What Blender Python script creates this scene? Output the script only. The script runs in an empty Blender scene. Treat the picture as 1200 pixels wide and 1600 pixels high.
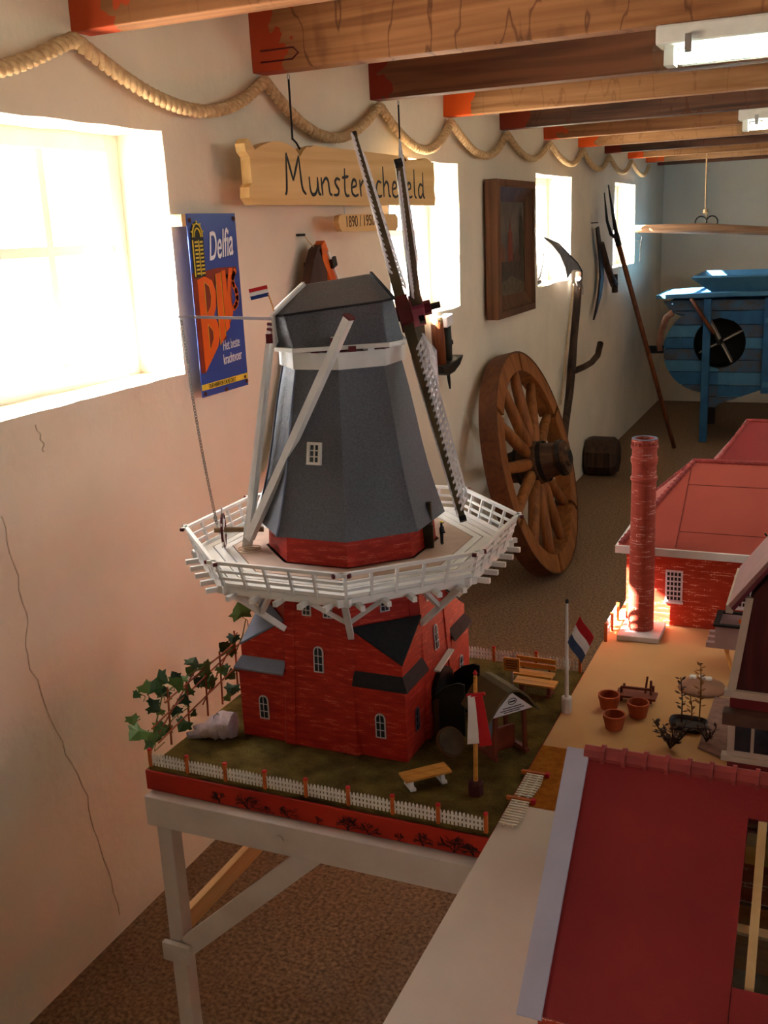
import bpy, bmesh, math, random
from mathutils import Vector, Matrix, noise
random.seed(7)
SC = bpy.context.scene
COL = SC.collection
PI = math.pi

# ------------------------------------------------------------------ camera
cam_d = bpy.data.cameras.new('camera'); cam = bpy.data.objects.new('camera', cam_d); COL.objects.link(cam)
YAW, PITCH, ROLL, FPX = -0.42398, -0.26700, -0.04657, 1603.0
fw = Vector((math.sin(YAW)*math.cos(PITCH), math.cos(YAW)*math.cos(PITCH), math.sin(PITCH)))
r0 = Vector((math.cos(YAW), -math.sin(YAW), 0)); u0 = r0.cross(fw)
rt = r0*math.cos(ROLL) + u0*math.sin(ROLL); up = -r0*math.sin(ROLL) + u0*math.cos(ROLL)
M = Matrix((rt, up, -fw)).transposed().to_4x4(); M.translation = Vector((1.586, 0, 1.70))
cam.matrix_world = M
cam_d.sensor_fit = 'HORIZONTAL'; cam_d.sensor_width = 36; cam_d.lens = FPX*36/1200; cam_d.clip_start = 0.02; cam_d.clip_end = 200
SC.camera = cam

# ------------------------------------------------------------------ world, sun, exposure
SC.view_settings.view_transform = 'Standard'; SC.view_settings.look = 'None'
SC.view_settings.gamma = 1; SC.view_settings.use_curve_mapping = False
SC.view_settings.exposure = 1.70
wd = bpy.data.worlds.new('world'); SC.world = wd; wd.use_nodes = True
bgn = wd.node_tree.nodes['Background']; bgn.inputs[0].default_value = (0.88, 0.935, 1.0, 1); bgn.inputs[1].default_value = 5.0
sun_d = bpy.data.lights.new('sun', 'SUN'); sun_d.energy = 50; sun_d.angle = 0.0093; sun_d.color = (1.0, 0.925, 0.82)
sun = bpy.data.objects.new('sun', sun_d); COL.objects.link(sun)
SUN_DIR = Vector((1.0, 0.562, -0.77)).normalized()
sun.rotation_euler = SUN_DIR.to_track_quat('-Z', 'Y').to_euler(); sun.location = (-6, -3, 6)

# ------------------------------------------------------------------ materials
def s2l(c):
    return tuple((v/255/12.92) if v/255 <= 0.04045 else ((v/255+0.055)/1.055)**2.4 for v in c)
MATS = {}
def mat(name, rgb, rough=0.6, var=0.12, scale=12.0, bump=0.0, bscale=60.0, rgb2=None, spec=0.3, metal=0.0, stretch=None, detail=4):
    if name in MATS: return MATS[name]
    m = bpy.data.materials.new(name); m.use_nodes = True; nt = m.node_tree; b = nt.nodes['Principled BSDF']
    c = s2l(rgb)
    b.inputs['Roughness'].default_value = rough; b.inputs['Metallic'].default_value = metal
    b.inputs['Specular IOR Level'].default_value = spec
    tc = nt.nodes.new('ShaderNodeTexCoord'); src = tc.outputs['Object']
    if stretch:
        mp = nt.nodes.new('ShaderNodeMapping'); mp.inputs['Scale'].default_value = stretch
        nt.links.new(src, mp.inputs[0]); src = mp.outputs[0]
    n = nt.nodes.new('ShaderNodeTexNoise'); n.inputs['Scale'].default_value = scale; n.inputs['Detail'].default_value = detail
    nt.links.new(src, n.inputs['Vector'])
    r = nt.nodes.new('ShaderNodeValToRGB')
    c2 = s2l(rgb2) if rgb2 else tuple(max(0, v*(1-2*var)) for v in c)
    c1 = c if rgb2 else tuple(min(1, v*(1+var)) for v in c)
    r.color_ramp.elements[0].position = 0.3; r.color_ramp.elements[1].position = 0.7
    r.color_ramp.elements[0].color = (*c2, 1); r.color_ramp.elements[1].color = (*c1, 1)
    nt.links.new(n.outputs[0], r.inputs[0]); nt.links.new(r.outputs[0], b.inputs['Base Color'])
    if bump:
        n2 = nt.nodes.new('ShaderNodeTexNoise'); n2.inputs['Scale'].default_value = bscale; n2.inputs['Detail'].default_value = 5
        nt.links.new(src, n2.inputs['Vector'])
        bp = nt.nodes.new('ShaderNodeBump'); bp.inputs['Strength'].default_value = bump; bp.inputs['Distance'].default_value = 0.01
        nt.links.new(n2.outputs[0], bp.inputs['Height']); nt.links.new(bp.outputs[0], b.inputs['Normal'])
    MATS[name] = m
    return m
def emis(name, rgb, strength):
    m = bpy.data.materials.new(name); m.use_nodes = True; b = m.node_tree.nodes['Principled BSDF']
    b.inputs['Base Color'].default_value = (*s2l(rgb), 1); b.inputs['Emission Color'].default_value = (*s2l(rgb), 1)
    b.inputs['Emission Strength'].default_value = strength
    return m
def glass_mat(name, tint=(1, 1, 1), refl=0.06, rough=0.02):
    m = bpy.data.materials.new(name); m.use_nodes = True; nt = m.node_tree
    nt.nodes.remove(nt.nodes['Principled BSDF']); o = nt.nodes['Material Output']
    t = nt.nodes.new('ShaderNodeBsdfTransparent'); t.inputs[0].default_value = (*tint, 1)
    g = nt.nodes.new('ShaderNodeBsdfGlossy'); g.inputs['Roughness'].default_value = rough
    mx = nt.nodes.new('ShaderNodeMixShader'); mx.inputs[0].default_value = refl
    nt.links.new(t.outputs[0], mx.inputs[1]); nt.links.new(g.outputs[0], mx.inputs[2]); nt.links.new(mx.outputs[0], o.inputs[0])
    return m
def brick_mat(name, rgb, rgb2, mortar, bw=0.012, bh=0.0042, amount=0.25, rough=0.55, glaze=0.3):
    """painted model brickwork: faint mortar dashes over streaky red"""
    m = bpy.data.materials.new(name); m.use_nodes = True; nt = m.node_tree; b = nt.nodes['Principled BSDF']
    b.inputs['Roughness'].default_value = rough; b.inputs['Specular IOR Level'].default_value = glaze
    tc = nt.nodes.new('ShaderNodeTexCoord'); sp = nt.nodes.new('ShaderNodeSeparateXYZ'); nt.links.new(tc.outputs['Object'], sp.inputs[0])
    ad = nt.nodes.new('ShaderNodeMath'); ad.operation = 'ADD'; nt.links.new(sp.outputs[0], ad.inputs[0]); nt.links.new(sp.outputs[1], ad.inputs[1])
    cb = nt.nodes.new('ShaderNodeCombineXYZ'); nt.links.new(ad.outputs[0], cb.inputs[0]); nt.links.new(sp.outputs[2], cb.inputs[1])
    bt = nt.nodes.new('ShaderNodeTexBrick'); bt.inputs['Scale'].default_value = 1.0
    bt.inputs['Brick Width'].default_value = bw; bt.inputs['Row Height'].default_value = bh; bt.inputs['Mortar Size'].default_value = bh*0.09
    bt.inputs['Color1'].default_value = (0, 0, 0, 1); bt.inputs['Color2'].default_value = (0, 0, 0, 1); bt.inputs['Mortar'].default_value = (1, 1, 1, 1)
    nt.links.new(cb.outputs[0], bt.inputs['Vector'])
    mp = nt.nodes.new('ShaderNodeMapping'); mp.inputs['Scale'].default_value = (30, 30, 150); nt.links.new(tc.outputs['Object'], mp.inputs[0])
    n = nt.nodes.new('ShaderNodeTexNoise'); n.inputs['Scale'].default_value = 1.0; n.inputs['Detail'].default_value = 4; nt.links.new(mp.outputs[0], n.inputs['Vector'])
    r = nt.nodes.new('ShaderNodeValToRGB'); r.color_ramp.elements[0].position = 0.35; r.color_ramp.elements[1].position = 0.7
    r.color_ramp.elements[0].color = (*s2l(rgb2), 1); r.color_ramp.elements[1].color = (*s2l(rgb), 1); nt.links.new(n.outputs[0], r.inputs[0])
    r2 = nt.nodes.new('ShaderNodeValToRGB'); r2.color_ramp.elements[0].position = 0.56; r2.color_ramp.elements[1].position = 0.68
    nt.links.new(n.outputs[0], r2.inputs[0])
    mu = nt.nodes.new('ShaderNodeMath'); mu.operation = 'MULTIPLY'; nt.links.new(bt.outputs['Color'], mu.inputs[0]); nt.links.new(r2.outputs[0], mu.inputs[1])
    mu2 = nt.nodes.new('ShaderNodeMath'); mu2.operation = 'MULTIPLY'; nt.links.new(mu.outputs[0], mu2.inputs[0]); mu2.inputs[1].default_value = amount*2.2
    mx = nt.nodes.new('ShaderNodeMixRGB'); mx.use_clamp = True; nt.links.new(mu2.outputs[0], mx.inputs[0]); nt.links.new(r.outputs[0], mx.inputs[1]); mx.inputs[2].default_value = (*s2l(mortar), 1)
    nt.links.new(mx.outputs[0], b.inputs['Base Color'])
    return m
def wood_mat(name, rgb, rgb2, axis='x', rough=0.6, freq=1.0, end_paint=None, spec=0.25, stain=None):
    """timber with grain along an axis; end_paint = (rgb, length) paints the wall end"""
    m = bpy.data.materials.new(name); m.use_nodes = True; nt = m.node_tree; b = nt.nodes['Principled BSDF']
    b.inputs['Roughness'].default_value = rough; b.inputs['Specular IOR Level'].default_value = spec
    tc = nt.nodes.new('ShaderNodeTexCoord'); mp = nt.nodes.new('ShaderNodeMapping')
    s = {'x': (1.2, 22, 22), 'y': (22, 1.2, 22), 'z': (22, 22, 1.2)}[axis]
    mp.inputs['Scale'].default_value = tuple(v*freq for v in s); nt.links.new(tc.outputs['Object'], mp.inputs[0])
    w = nt.nodes.new('ShaderNodeTexNoise'); w.inputs['Scale'].default_value = 1.0; w.inputs['Detail'].default_value = 6; w.inputs['Distortion'].default_value = 1.2
    nt.links.new(mp.outputs[0], w.inputs['Vector'])
    r = nt.nodes.new('ShaderNodeValToRGB'); r.color_ramp.elements[0].position = 0.36; r.color_ramp.elements[1].position = 0.62
    r.color_ramp.elements[0].color = (*s2l(rgb2), 1); r.color_ramp.elements[1].color = (*s2l(rgb), 1); nt.links.new(w.outputs[0], r.inputs[0])
    out = r.outputs[0]
    if stain:       # dried water marks: thin wandering lines and dark blotches across the grain
        mp2 = nt.nodes.new('ShaderNodeMapping'); mp2.inputs['Scale'].default_value = (7, 3, 2.2); nt.links.new(tc.outputs['Object'], mp2.inputs[0])
        n3 = nt.nodes.new('ShaderNodeTexNoise'); n3.inputs['Scale'].default_value = 1.0; n3.inputs['Detail'].default_value = 3; nt.links.new(mp2.outputs[0], n3.inputs['Vector'])
        r3 = nt.nodes.new('ShaderNodeValToRGB'); els = r3.color_ramp.elements
        els[0].position = .50; els[0].color = (0, 0, 0, 1); els[1].position = .512; els[1].color = (stain, stain, stain, 1)
        e = els.new(.524); e.color = (0, 0, 0, 1); e = els.new(.62); e.color = (0, 0, 0, 1); e = els.new(.70); e.color = (stain*.7,)*3 + (1,)
        nt.links.new(n3.outputs[0], r3.inputs[0])
        m3 = nt.nodes.new('ShaderNodeMixRGB'); nt.links.new(r3.outputs[0], m3.inputs[0]); nt.links.new(out, m3.inputs[1]); m3.inputs[2].default_value = (*s2l((84, 46, 28)), 1)
        out = m3.outputs[0]
    if end_paint:
        sp = nt.nodes.new('ShaderNodeSeparateXYZ'); nt.links.new(tc.outputs['Object'], sp.inputs[0])
        n = nt.nodes.new('ShaderNodeTexNoise'); n.inputs['Scale'].default_value = 14; nt.links.new(tc.outputs['Object'], n.inputs['Vector'])
        ma = nt.nodes.new('ShaderNodeMath'); ma.operation = 'MULTIPLY_ADD'; ma.inputs[1].default_value = 0.25; nt.links.new(n.outputs[0], ma.inputs[0]); nt.links.new(sp.outputs[0], ma.inputs[2])
        lt = nt.nodes.new('ShaderNodeMath'); lt.operation = 'LESS_THAN'; nt.links.new(ma.outputs[0], lt.inputs[0]); lt.inputs[1].default_value = end_paint[1] + 0.125
        mx = nt.nodes.new('ShaderNodeMixRGB'); nt.links.new(lt.outputs[0], mx.inputs[0]); nt.links.new(out, mx.inputs[1]); mx.inputs[2].default_value = (*s2l(end_paint[0]), 1)
        out = mx.outputs[0]
    nt.links.new(out, b.inputs['Base Color'])
    bp = nt.nodes.new('ShaderNodeBump'); bp.inputs['Strength'].default_value = 0.15; bp.inputs['Distance'].default_value = 0.004
    nt.links.new(w.outputs[0], bp.inputs['Height']); nt.links.new(bp.outputs[0], b.inputs['Normal'])
    return m

PLASTER = mat('cream_plaster', (226, 214, 195), 0.9, 0.04, 3.0, 0.35, 18.0, spec=0.1)
CARPET = mat('brown_carpet', (154, 124, 96), 1.0, scale=95, rgb2=(94, 73, 58), bump=0.6, bscale=260, spec=0.05)
CEIL = mat('ceiling_board', (196, 184, 166), 0.9, 0.08, 4)
WHITE = mat('white_paint', (226, 223, 219), 0.5, 0.05, 20)
WFRAME = mat('window_white', (228, 222, 208), 0.5, 0.04, 10)
TRESTLE = mat('pale_trestle_paint', (214, 206, 202), 0.55, 0.05, 9, rgb2=(196, 184, 178))
PALEBOARD = mat('pale_board_paint', (206, 190, 176), 0.7, 0.05, 5, rgb2=(192, 172, 158))
RED_BRICK = brick_mat('mill_brick', (190, 46, 26), (154, 30, 18), (226, 150, 120), amount=0.32)
FAC_BRICK = brick_mat('factory_brick', (190, 66, 38), (170, 50, 30), (240, 190, 170), bw=0.014, bh=0.006, amount=0.9)
CHIM_BRICK = brick_mat('chimney_brick', (176, 76, 56), (156, 60, 46), (230, 190, 180), bw=0.016, bh=0.006, amount=0.9)
RED_EDGE = mat('red_base_paint', (182, 46, 22), 0.55, 0.1, 6, rgb2=(158, 34, 20))
ROOF_RED = mat('dark_red_roof', (150, 40, 40), 0.55, 0.06, 10, bump=0.08, bscale=240, rgb2=(136, 32, 34), spec=0.35)
ROOF_PINK = mat('faded_red_roof', (176, 78, 62), 0.7, 0.05, 7, rgb2=(166, 68, 54))
TILE = mat('ridge_tile_red', (160, 62, 58), 0.55, 0.1, 30)
FELT = mat('grey_felt', (94, 96, 104), 0.5, 0.1, 260, bump=0.2, bscale=420, rgb2=(74, 76, 83), spec=0.5)
FELT_DARK = mat('black_felt', (40, 40, 42), 0.85, 0.1, 120)
SLATE = mat('blue_grey_sheet', (112, 118, 136), 0.6, 0.06, 40)
DKRED = mat('maroon_paint', (96, 18, 28), 0.5, 0.1, 30)
GRASS = mat('olive_flock', (120, 100, 50), 1.0, scale=26, rgb2=(78, 62, 32), bump=0.7, bscale=300, spec=0.05)
DECK = mat('gallery_board', (204, 176, 158), 0.7, 0.06, 30)
SANDROAD = mat('orange_sand', (176, 106, 34), 1.0, scale=70, rgb2=(146, 82, 24), bump=0.6, bscale=320, spec=0.05)
FIBRE = mat('tan_hardboard', (206, 160, 108), 0.75, scale=3, rgb2=(188, 138, 84), spec=0.2)
PINE = wood_mat('pine_sign', (224, 190, 132), (202, 160, 98), 'y', 0.5, 0.5)
PINE2 = wood_mat('raw_pine', (222, 184, 132), (200, 154, 98), 'y', 0.6)
OAK = wood_mat('cart_wheel_oak', (150, 92, 46), (116, 66, 30), 'z', 0.55)
DARKWOOD = wood_mat('dark_old_wood', (70, 48, 34), (40, 27, 20), 'z', 0.6)
TREADWOOD = wood_mat('wheel_tread', (104, 62, 36), (80, 46, 28), 'y', 0.6)
BROWNPOLE = wood_mat('brown_pole', (122, 66, 34), (84, 42, 24), 'z', 0.5)
SMALLPINE = wood_mat('model_pine', (216, 152, 70), (190, 122, 50), 'x', 0.5, 2)
ORANGEPOST = mat('orange_stain', (186, 92, 34), 0.6, 0.1, 40)
BLACK = mat('black_paint', (22, 20, 20), 0.5, 0.1, 30)
IRON = mat('dark_iron', (46, 44, 42), 0.5, 0.15, 40, metal=0.6)
STEEL = mat('bright_steel', (180, 180, 182), 0.35, 0.1, 30, metal=0.9)
ROPE = mat('hemp_rope', (206, 178, 138), 0.9, scale=60, rgb2=(172, 140, 102), spec=0.1)
STOCK = wood_mat('olive_stock', (92, 78, 54), (70, 58, 40), 'z', 0.6)
GLASS = glass_mat('window_glass')
MGLASS = mat('model_pane', (46, 50, 58), 0.25, 0.2, 60, spec=0.5)
CHAINM = mat('chain_metal', (120, 112, 104), 0.4, 0.1, 50, metal=0.8)

# ------------------------------------------------------------------ helpers
class MB:
    def __init__(s): s.v = []; s.f = []
    def add(s, verts, faces):
        o = len(s.v); s.v += [Vector(p) for p in verts]; s.f += [tuple(i+o for i in f) for f in faces]; return s
    def box(s, c, d, rot=None):
        x, y, z = d[0]/2, d[1]/2, d[2]/2; c = Vector(c)
        vs = [Vector((a*x, b*y, e*z)) for e in (-1, 1) for b in (-1, 1) for a in (-1, 1)]
        if rot is not None: vs = [rot @ p for p in vs]
        return s.add([p + c for p in vs], [(0, 2, 3, 1), (4, 5, 7, 6), (0, 1, 5, 4), (2, 6, 7, 3), (0, 4, 6, 2), (1, 3, 7, 5)])
    def b2(s, a, b):
        return s.box([(a[i]+b[i])/2 for i in range(3)], [abs(b[i]-a[i]) for i in range(3)])
    def bar(s, p, q, w, h=None, upv=(0, 0, 1), w2=None, h2=None):
        """rectangular bar from p to q, w across, h along upv"""
        h = h or w; p = Vector(p); q = Vector(q); d = (q-p).normalized(); upv = Vector(upv)
        sx = d.cross(upv)
        if sx.length < 1e-4: sx = d.cross(Vector((1, 0, 0)))
        sx.normalize(); sz = sx.cross(d).normalized()
        w2 = w if w2 is None else w2; h2 = h if h2 is None else h2
        vs = [p + sx*a*w/2 + sz*b*h/2 for a, b in ((-1, -1), (1, -1), (1, 1), (-1, 1))] + [q + sx*a*w2/2 + sz*b*h2/2 for a, b in ((-1, -1), (1, -1), (1, 1), (-1, 1))]
        return s.add(vs, [(3, 2, 1, 0), (4, 5, 6, 7), (0, 1, 5, 4), (1, 2, 6, 5), (2, 3, 7, 6), (3, 0, 4, 7)])
    def tube(s, pts, r, n=8, cap=True):
        pts = [Vector(p) for p in pts]; N = len(pts)
        rs = r if isinstance(r, (list, tuple)) else [r]*N
        o = len(s.v); prev = None
        for i, p in enumerate(pts):
            d = (pts[min(i+1, N-1)] - pts[max(i-1, 0)]).normalized()
            if prev is None:
                a = d.cross(Vector((0, 0, 1)))
                if a.length < 1e-3: a = d.cross(Vector((1, 0, 0)))
            else: a = prev - d*prev.dot(d)
            a.normalize(); prev = a; b = d.cross(a)
            for k in range(n):
                t = 2*PI*k/n; s.v.append(p + (a*math.cos(t) + b*math.sin(t))*rs[i])
        for i in range(N-1):
            for k in range(n):
                s.f.append((o+i*n+k, o+i*n+(k+1) % n, o+(i+1)*n+(k+1) % n, o+(i+1)*n+k))
        if cap:
            s.f.append(tuple(o+k for k in range(n))[::-1]); s.f.append(tuple(o+(N-1)*n+k for k in range(n)))
        return s
    def lathe(s, prof, c=(0, 0, 0), n=24, ax=(0, 0, 1), close=False):
        """prof: list of (r, h) along ax from c"""
        ax = Vector(ax).normalized(); a = ax.cross(Vector((0, 1, 0)))
        if a.length < 1e-3: a = ax.cross(Vector((1, 0, 0)))
        a.normalize(); b = ax.cross(a); c = Vector(c); o = len(s.v); N = len(prof)
        for r, h in prof:
            for k in range(n):
                t = 2*PI*k/n; s.v.append(c + ax*h + (a*math.cos(t) + b*math.sin(t))*max(r, 1e-5))
        R = N if close else N-1
        for i in range(R):
            j = (i+1) % N
            for k in range(n): s.f.append((o+i*n+k, o+i*n+(k+1) % n, o+j*n+(k+1) % n, o+j*n+k))
        if not close:
            s.f.append(tuple(o+k for k in range(n))[::-1]); s.f.append(tuple(o+(N-1)*n+k for k in range(n)))
        return s
    def prism(s, poly, vec):
        """polygon (3D points) extruded by vec"""
        n = len(poly); v = [Vector(p) for p in poly]; vec = Vector(vec)
        return s.add(v + [p+vec for p in v], [tuple(range(n))[::-1], tuple(range(n, 2*n))] + [(i, (i+1) % n, n+(i+1) % n, n+i) for i in range(n)])
    def loft(s, rings, cap=True):
        n = len(rings[0]); o = len(s.v)
        for r in rings: s.v += [Vector(p) for p in r]
        for i in range(len(rings)-1):
            for k in range(n): s.f.append((o+i*n+k, o+i*n+(k+1) % n, o+(i+1)*n+(k+1) % n, o+(i+1)*n+k))
        if cap:
            s.f.append(tuple(o+k for k in range(n))[::-1]); s.f.append(tuple(o+(len(rings)-1)*n+k for k in range(n)))
        return s
    def build(s, name, material, parent=None, smooth=False, bevel=0.0, fix=True):
        me = bpy.data.meshes.new(name)
        off = Vector((0, 0, 0)); p = parent
        while p is not None: off += Vector(p.location); p = p.parent
        me.from_pydata([tuple(v - off) for v in s.v], [], s.f)
        if fix or bevel:
            bm = bmesh.new(); bm.from_mesh(me)
            if bevel:
                bmesh.ops.remove_doubles(bm, verts=bm.verts, dist=1e-6)
                es = [e for e in bm.edges if len(e.link_faces) == 2 and e.calc_face_angle(0) > 0.5]
                try: bmesh.ops.bevel(bm, geom=es, offset=bevel, segments=2, affect='EDGES', profile=0.6, clamp_overlap=True)
                except Exception: pass
            bmesh.ops.recalc_face_normals(bm, faces=bm.faces)
            bm.to_mesh(me); bm.free()
        if smooth:
            for f in me.polygons: f.use_smooth = True
        me.materials.append(material)
        o = bpy.data.objects.new(name, me); COL.objects.link(o)
        if parent is not None: o.parent = parent
        if smooth == 'auto':
            pass
        return o
def thing(name, label, cat, loc=(0, 0, 0), group=None):
    o = bpy.data.objects.new(name, None); COL.objects.link(o); o.location = loc; o.empty_display_size = 0.05
    o['label'] = label; o['category'] = cat
    if group: o['group'] = group
    return o
def tag(o, label, cat, group=None, kind=None):
    o['label'] = label; o['category'] = cat
    if group: o['group'] = group
    if kind: o['kind'] = kind
    return o
def struct(o, label=None):
    o['kind'] = 'structure'
    if label: o['label'] = label
    return o
def empty_struct(name, loc, label=None):
    o = bpy.data.objects.new(name, None); COL.objects.link(o); o.location = loc; o['kind'] = 'structure'
    if label: o['label'] = label
    return o
def share(src, name, parent, loc=None, rot=None, scale=None):
    """another object on the same mesh"""
    o = bpy.data.objects.new(name, src.data); COL.objects.link(o); o.parent = parent
    if loc is not None: o.location = loc
    if rot is not None: o.rotation_euler = rot
    if scale is not None: o.scale = scale
    return o
def text_obj(body, size, mat_, parent, org, ex, ey, name='lettering', shear=0.0, depth=0.0006, sx=1.0, align='LEFT', bold=0.0, split=True):
    """flat lettering: org = baseline start, ex = writing direction, ey = up"""
    cu = bpy.data.curves.new(name, 'FONT'); cu.body = body; cu.size = size; cu.shear = shear; cu.extrude = depth; cu.align_x = align; cu.offset = bold
    t = bpy.data.objects.new('tmp', cu); COL.objects.link(t)
    bpy.context.view_layer.update()
    me = bpy.data.meshes.new_from_object(t.evaluated_get(bpy.context.evaluated_depsgraph_get()))
    bpy.data.objects.remove(t); bpy.data.curves.remove(cu)
    ex = Vector(ex).normalized(); ey = Vector(ey).normalized(); ez = ex.cross(ey)
    off = Vector((0, 0, 0)); p = parent
    while p is not None: off += Vector(p.location); p = p.parent
    for v in me.vertices:
        v.co = Vector(org) + ex*(v.co.x*sx) + ey*v.co.y + ez*v.co.z - off
    me.materials.clear(); me.materials.append(mat_); me.name = name
    if not split:
        o = bpy.data.objects.new(name, me); COL.objects.link(o); o.parent = parent; o['kind'] = 'stuff'
        return o
    bm = bmesh.new(); bm.from_mesh(me); left = set(bm.verts)
    while left:
        st = [left.pop()]; isl = set(st)
        while st:
            v = st.pop()
            for e in v.link_edges:
                w = e.other_vert(v)
                if w not in isl: isl.add(w); left.discard(w); st.append(w)
        idx = {v: i for i, v in enumerate(isl)}; fs = {f for v in isl for f in v.link_faces}
        m2 = bpy.data.meshes.new('letter'); m2.from_pydata([tuple(v.co) for v in idx], [], [[idx[v] for v in f.verts] for f in fs]); m2.materials.append(mat_)
        o = bpy.data.objects.new('letter', m2); COL.objects.link(o); o.parent = parent
    bm.free()

# ================================================================== ROOM
YB, YF, XR, ZC = -2.6, 10.08, 4.3, 2.345
WZ0, WZ1 = 1.357, 1.966
WINS_L = [(1.475, 2.278), (3.68, 4.465), (5.75, 6.535), (7.86, 8.70), (-1.20, -.42)]  # last opening is out of view, added behind the camera for fill light
WINS_R = [(-.68, .10), (1.50, 2.278), (3.68, 4.465)]  # invented openings on the unseen right side, added to let in fill light
WINS = WINS_L
WT = 0.22
def breaks(lo, hi, cuts, step):
    c = sorted(set([lo, hi] + [q for q in cuts if lo < q < hi])); out = []
    for a, b in zip(c, c[1:]):
        n = max(1, round((b-a)/step)); out += [a + (b-a)*i/n for i in range(n)]
    return out + [hi]
def window_wall(name, x, sgn, label, ylo=YB, yhi=YF, amp=1.0, step=0.06):
    ys = breaks(ylo, yhi, [w for q in WINS for w in q], step); zs = breaks(0, 2.4, [WZ0, WZ1], step)
    mb = MB(); idx = {}
    def wob(y, z, d):
        p = Vector((y*3.1, z*3.1, 0.3)); e = 1.0 if 0.0 < z < 2.4 else 0.0
        edge = any(abs(y-w) < 1e-6 for q in WINS for w in q) or abs(z-WZ0) < 1e-6 or abs(z-WZ1) < 1e-6
        j = noise.noise(p*2.2 + Vector((d*40, 0, 0)))*0.006*amp*e if edge else 0
        k = noise.noise(p*2.7 + Vector((9, d*31, 0)))*0.006*amp*e if edge else 0
        xx = (noise.noise(p*0.6)*0.010 + noise.noise(p*2.5)*0.0025)*amp*e
        return (x - sgn*d + sgn*(xx if d == 0 else 0), y + j, z + k)
    def vid(i, j, d):
        key = (i, j, d)
        if key not in idx: idx[key] = len(mb.v); mb.v.append(Vector(wob(ys[i], zs[j], d)))
        return idx[key]
    def hole(i, j):
        ym, zm = (ys[i]+ys[i+1])/2, (zs[j]+zs[j+1])/2
        return WZ0 < zm < WZ1 and any(a < ym < b for a, b in WINS)
    for i in range(len(ys)-1):
        for j in range(len(zs)-1):
            h = hole(i, j)
            if not h:
                mb.f.append((vid(i, j, 0), vid(i+1, j, 0), vid(i+1, j+1, 0), vid(i, j+1, 0)))
                mb.f.append((vid(i, j, WT), vid(i, j+1, WT), vid(i+1, j+1, WT), vid(i+1, j, WT)))
            for di, dj, a, b in ((1, 0, (i+1, j), (i+1, j+1)), (0, 1, (i, j+1), (i+1, j+1))):
                ii, jj = i+di, j+dj
                if ii < len(ys)-1 and jj < len(zs)-1 and hole(ii, jj) != h:
                    mb.f.append((vid(*a, 0), vid(*b, 0), vid(*b, WT), vid(*a, WT)))
    return struct(mb.build(name, PLASTER, smooth=False), label)
wl = window_wall('wall_left', 0.0, 1, 'uneven cream plastered wall with four deep windows')
WINS = WINS_R
window_wall('wall_right', XR, -1, 'cream plastered wall on the far right side', amp=0.3, step=0.3)
# long plaster crack below the near window: a thin ragged groove line on the wall
cr = MB()
def crack(pts, w):
    prev = None
    for i, (y, z) in enumerate(pts):
        for t in range(4):
            if i+1 >= len(pts): break
            y1, z1 = pts[i+1]; f = t/4
            yy = y+(y1-y)*f + random.uniform(-.006, .006); zz = z+(z1-z)*f
            xx = 0.0005 + (noise.noise(Vector((yy*3.1, zz*3.1, 0.3))*0.6)*0.010 + noise.noise(Vector((yy*3.1, zz*3.1, 0.3))*2.5)*0.0025)
            if prev: cr.bar(prev, (xx, yy, zz), 0.003, w, (1, 0, 0))
            prev = (xx, yy, zz)
crack([(1.700, 1.330), (1.716, 1.285), (1.712, 1.262)], 0.003)
crack([(1.575, 1.16), (1.585, 1.05), (1.60, 0.93), (1.58, 0.84), (1.62, 0.70), (1.66, 0.56), (1.71, 0.42), (1.72, 0.30), (1.75, 0.16), (1.76, 0.02)], 0.0016)
ck = cr.build('crack', mat('crack_dirt', (204, 189, 166), 0.95, 0.1, 30), wl)
b = MB().b2((-WT, YF, 0), (XR+WT, YF+.2, 2.4)); struct(b.build('wall_back', PLASTER), 'pale far end wall behind the blue machine')
b = MB().b2((-WT, YB-.2, 0), (XR+WT, YB, 2.4)); struct(b.build('wall_front', PLASTER), 'wall behind the viewer')
b = MB().b2((-WT, YB-.2, -.1), (XR+WT, YF+.2, 0)); struct(b.build('floor', CARPET), 'brown carpeted floor')
b = MB().b2((-WT, YB-.2, ZC), (XR+WT, YF+.2, ZC+.1)); struct(b.build('ceiling', CEIL), 'boarded ceiling above the beams')
# ground outdoors
b = MB().b2((-40, -30, -.6), (-WT-.02, 40, -.3)); struct(b.build('outdoor_ground', mat('outdoor_paving', (176, 170, 158), 0.9, 0.1, 2)), 'bright ground outside the windows')
b = MB().b2((XR+WT+.02, -30, -.6), (50, 40, -.3)); struct(b.build('outdoor_ground', MATS['outdoor_paving']), 'bright ground outside the right-hand windows')
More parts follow.
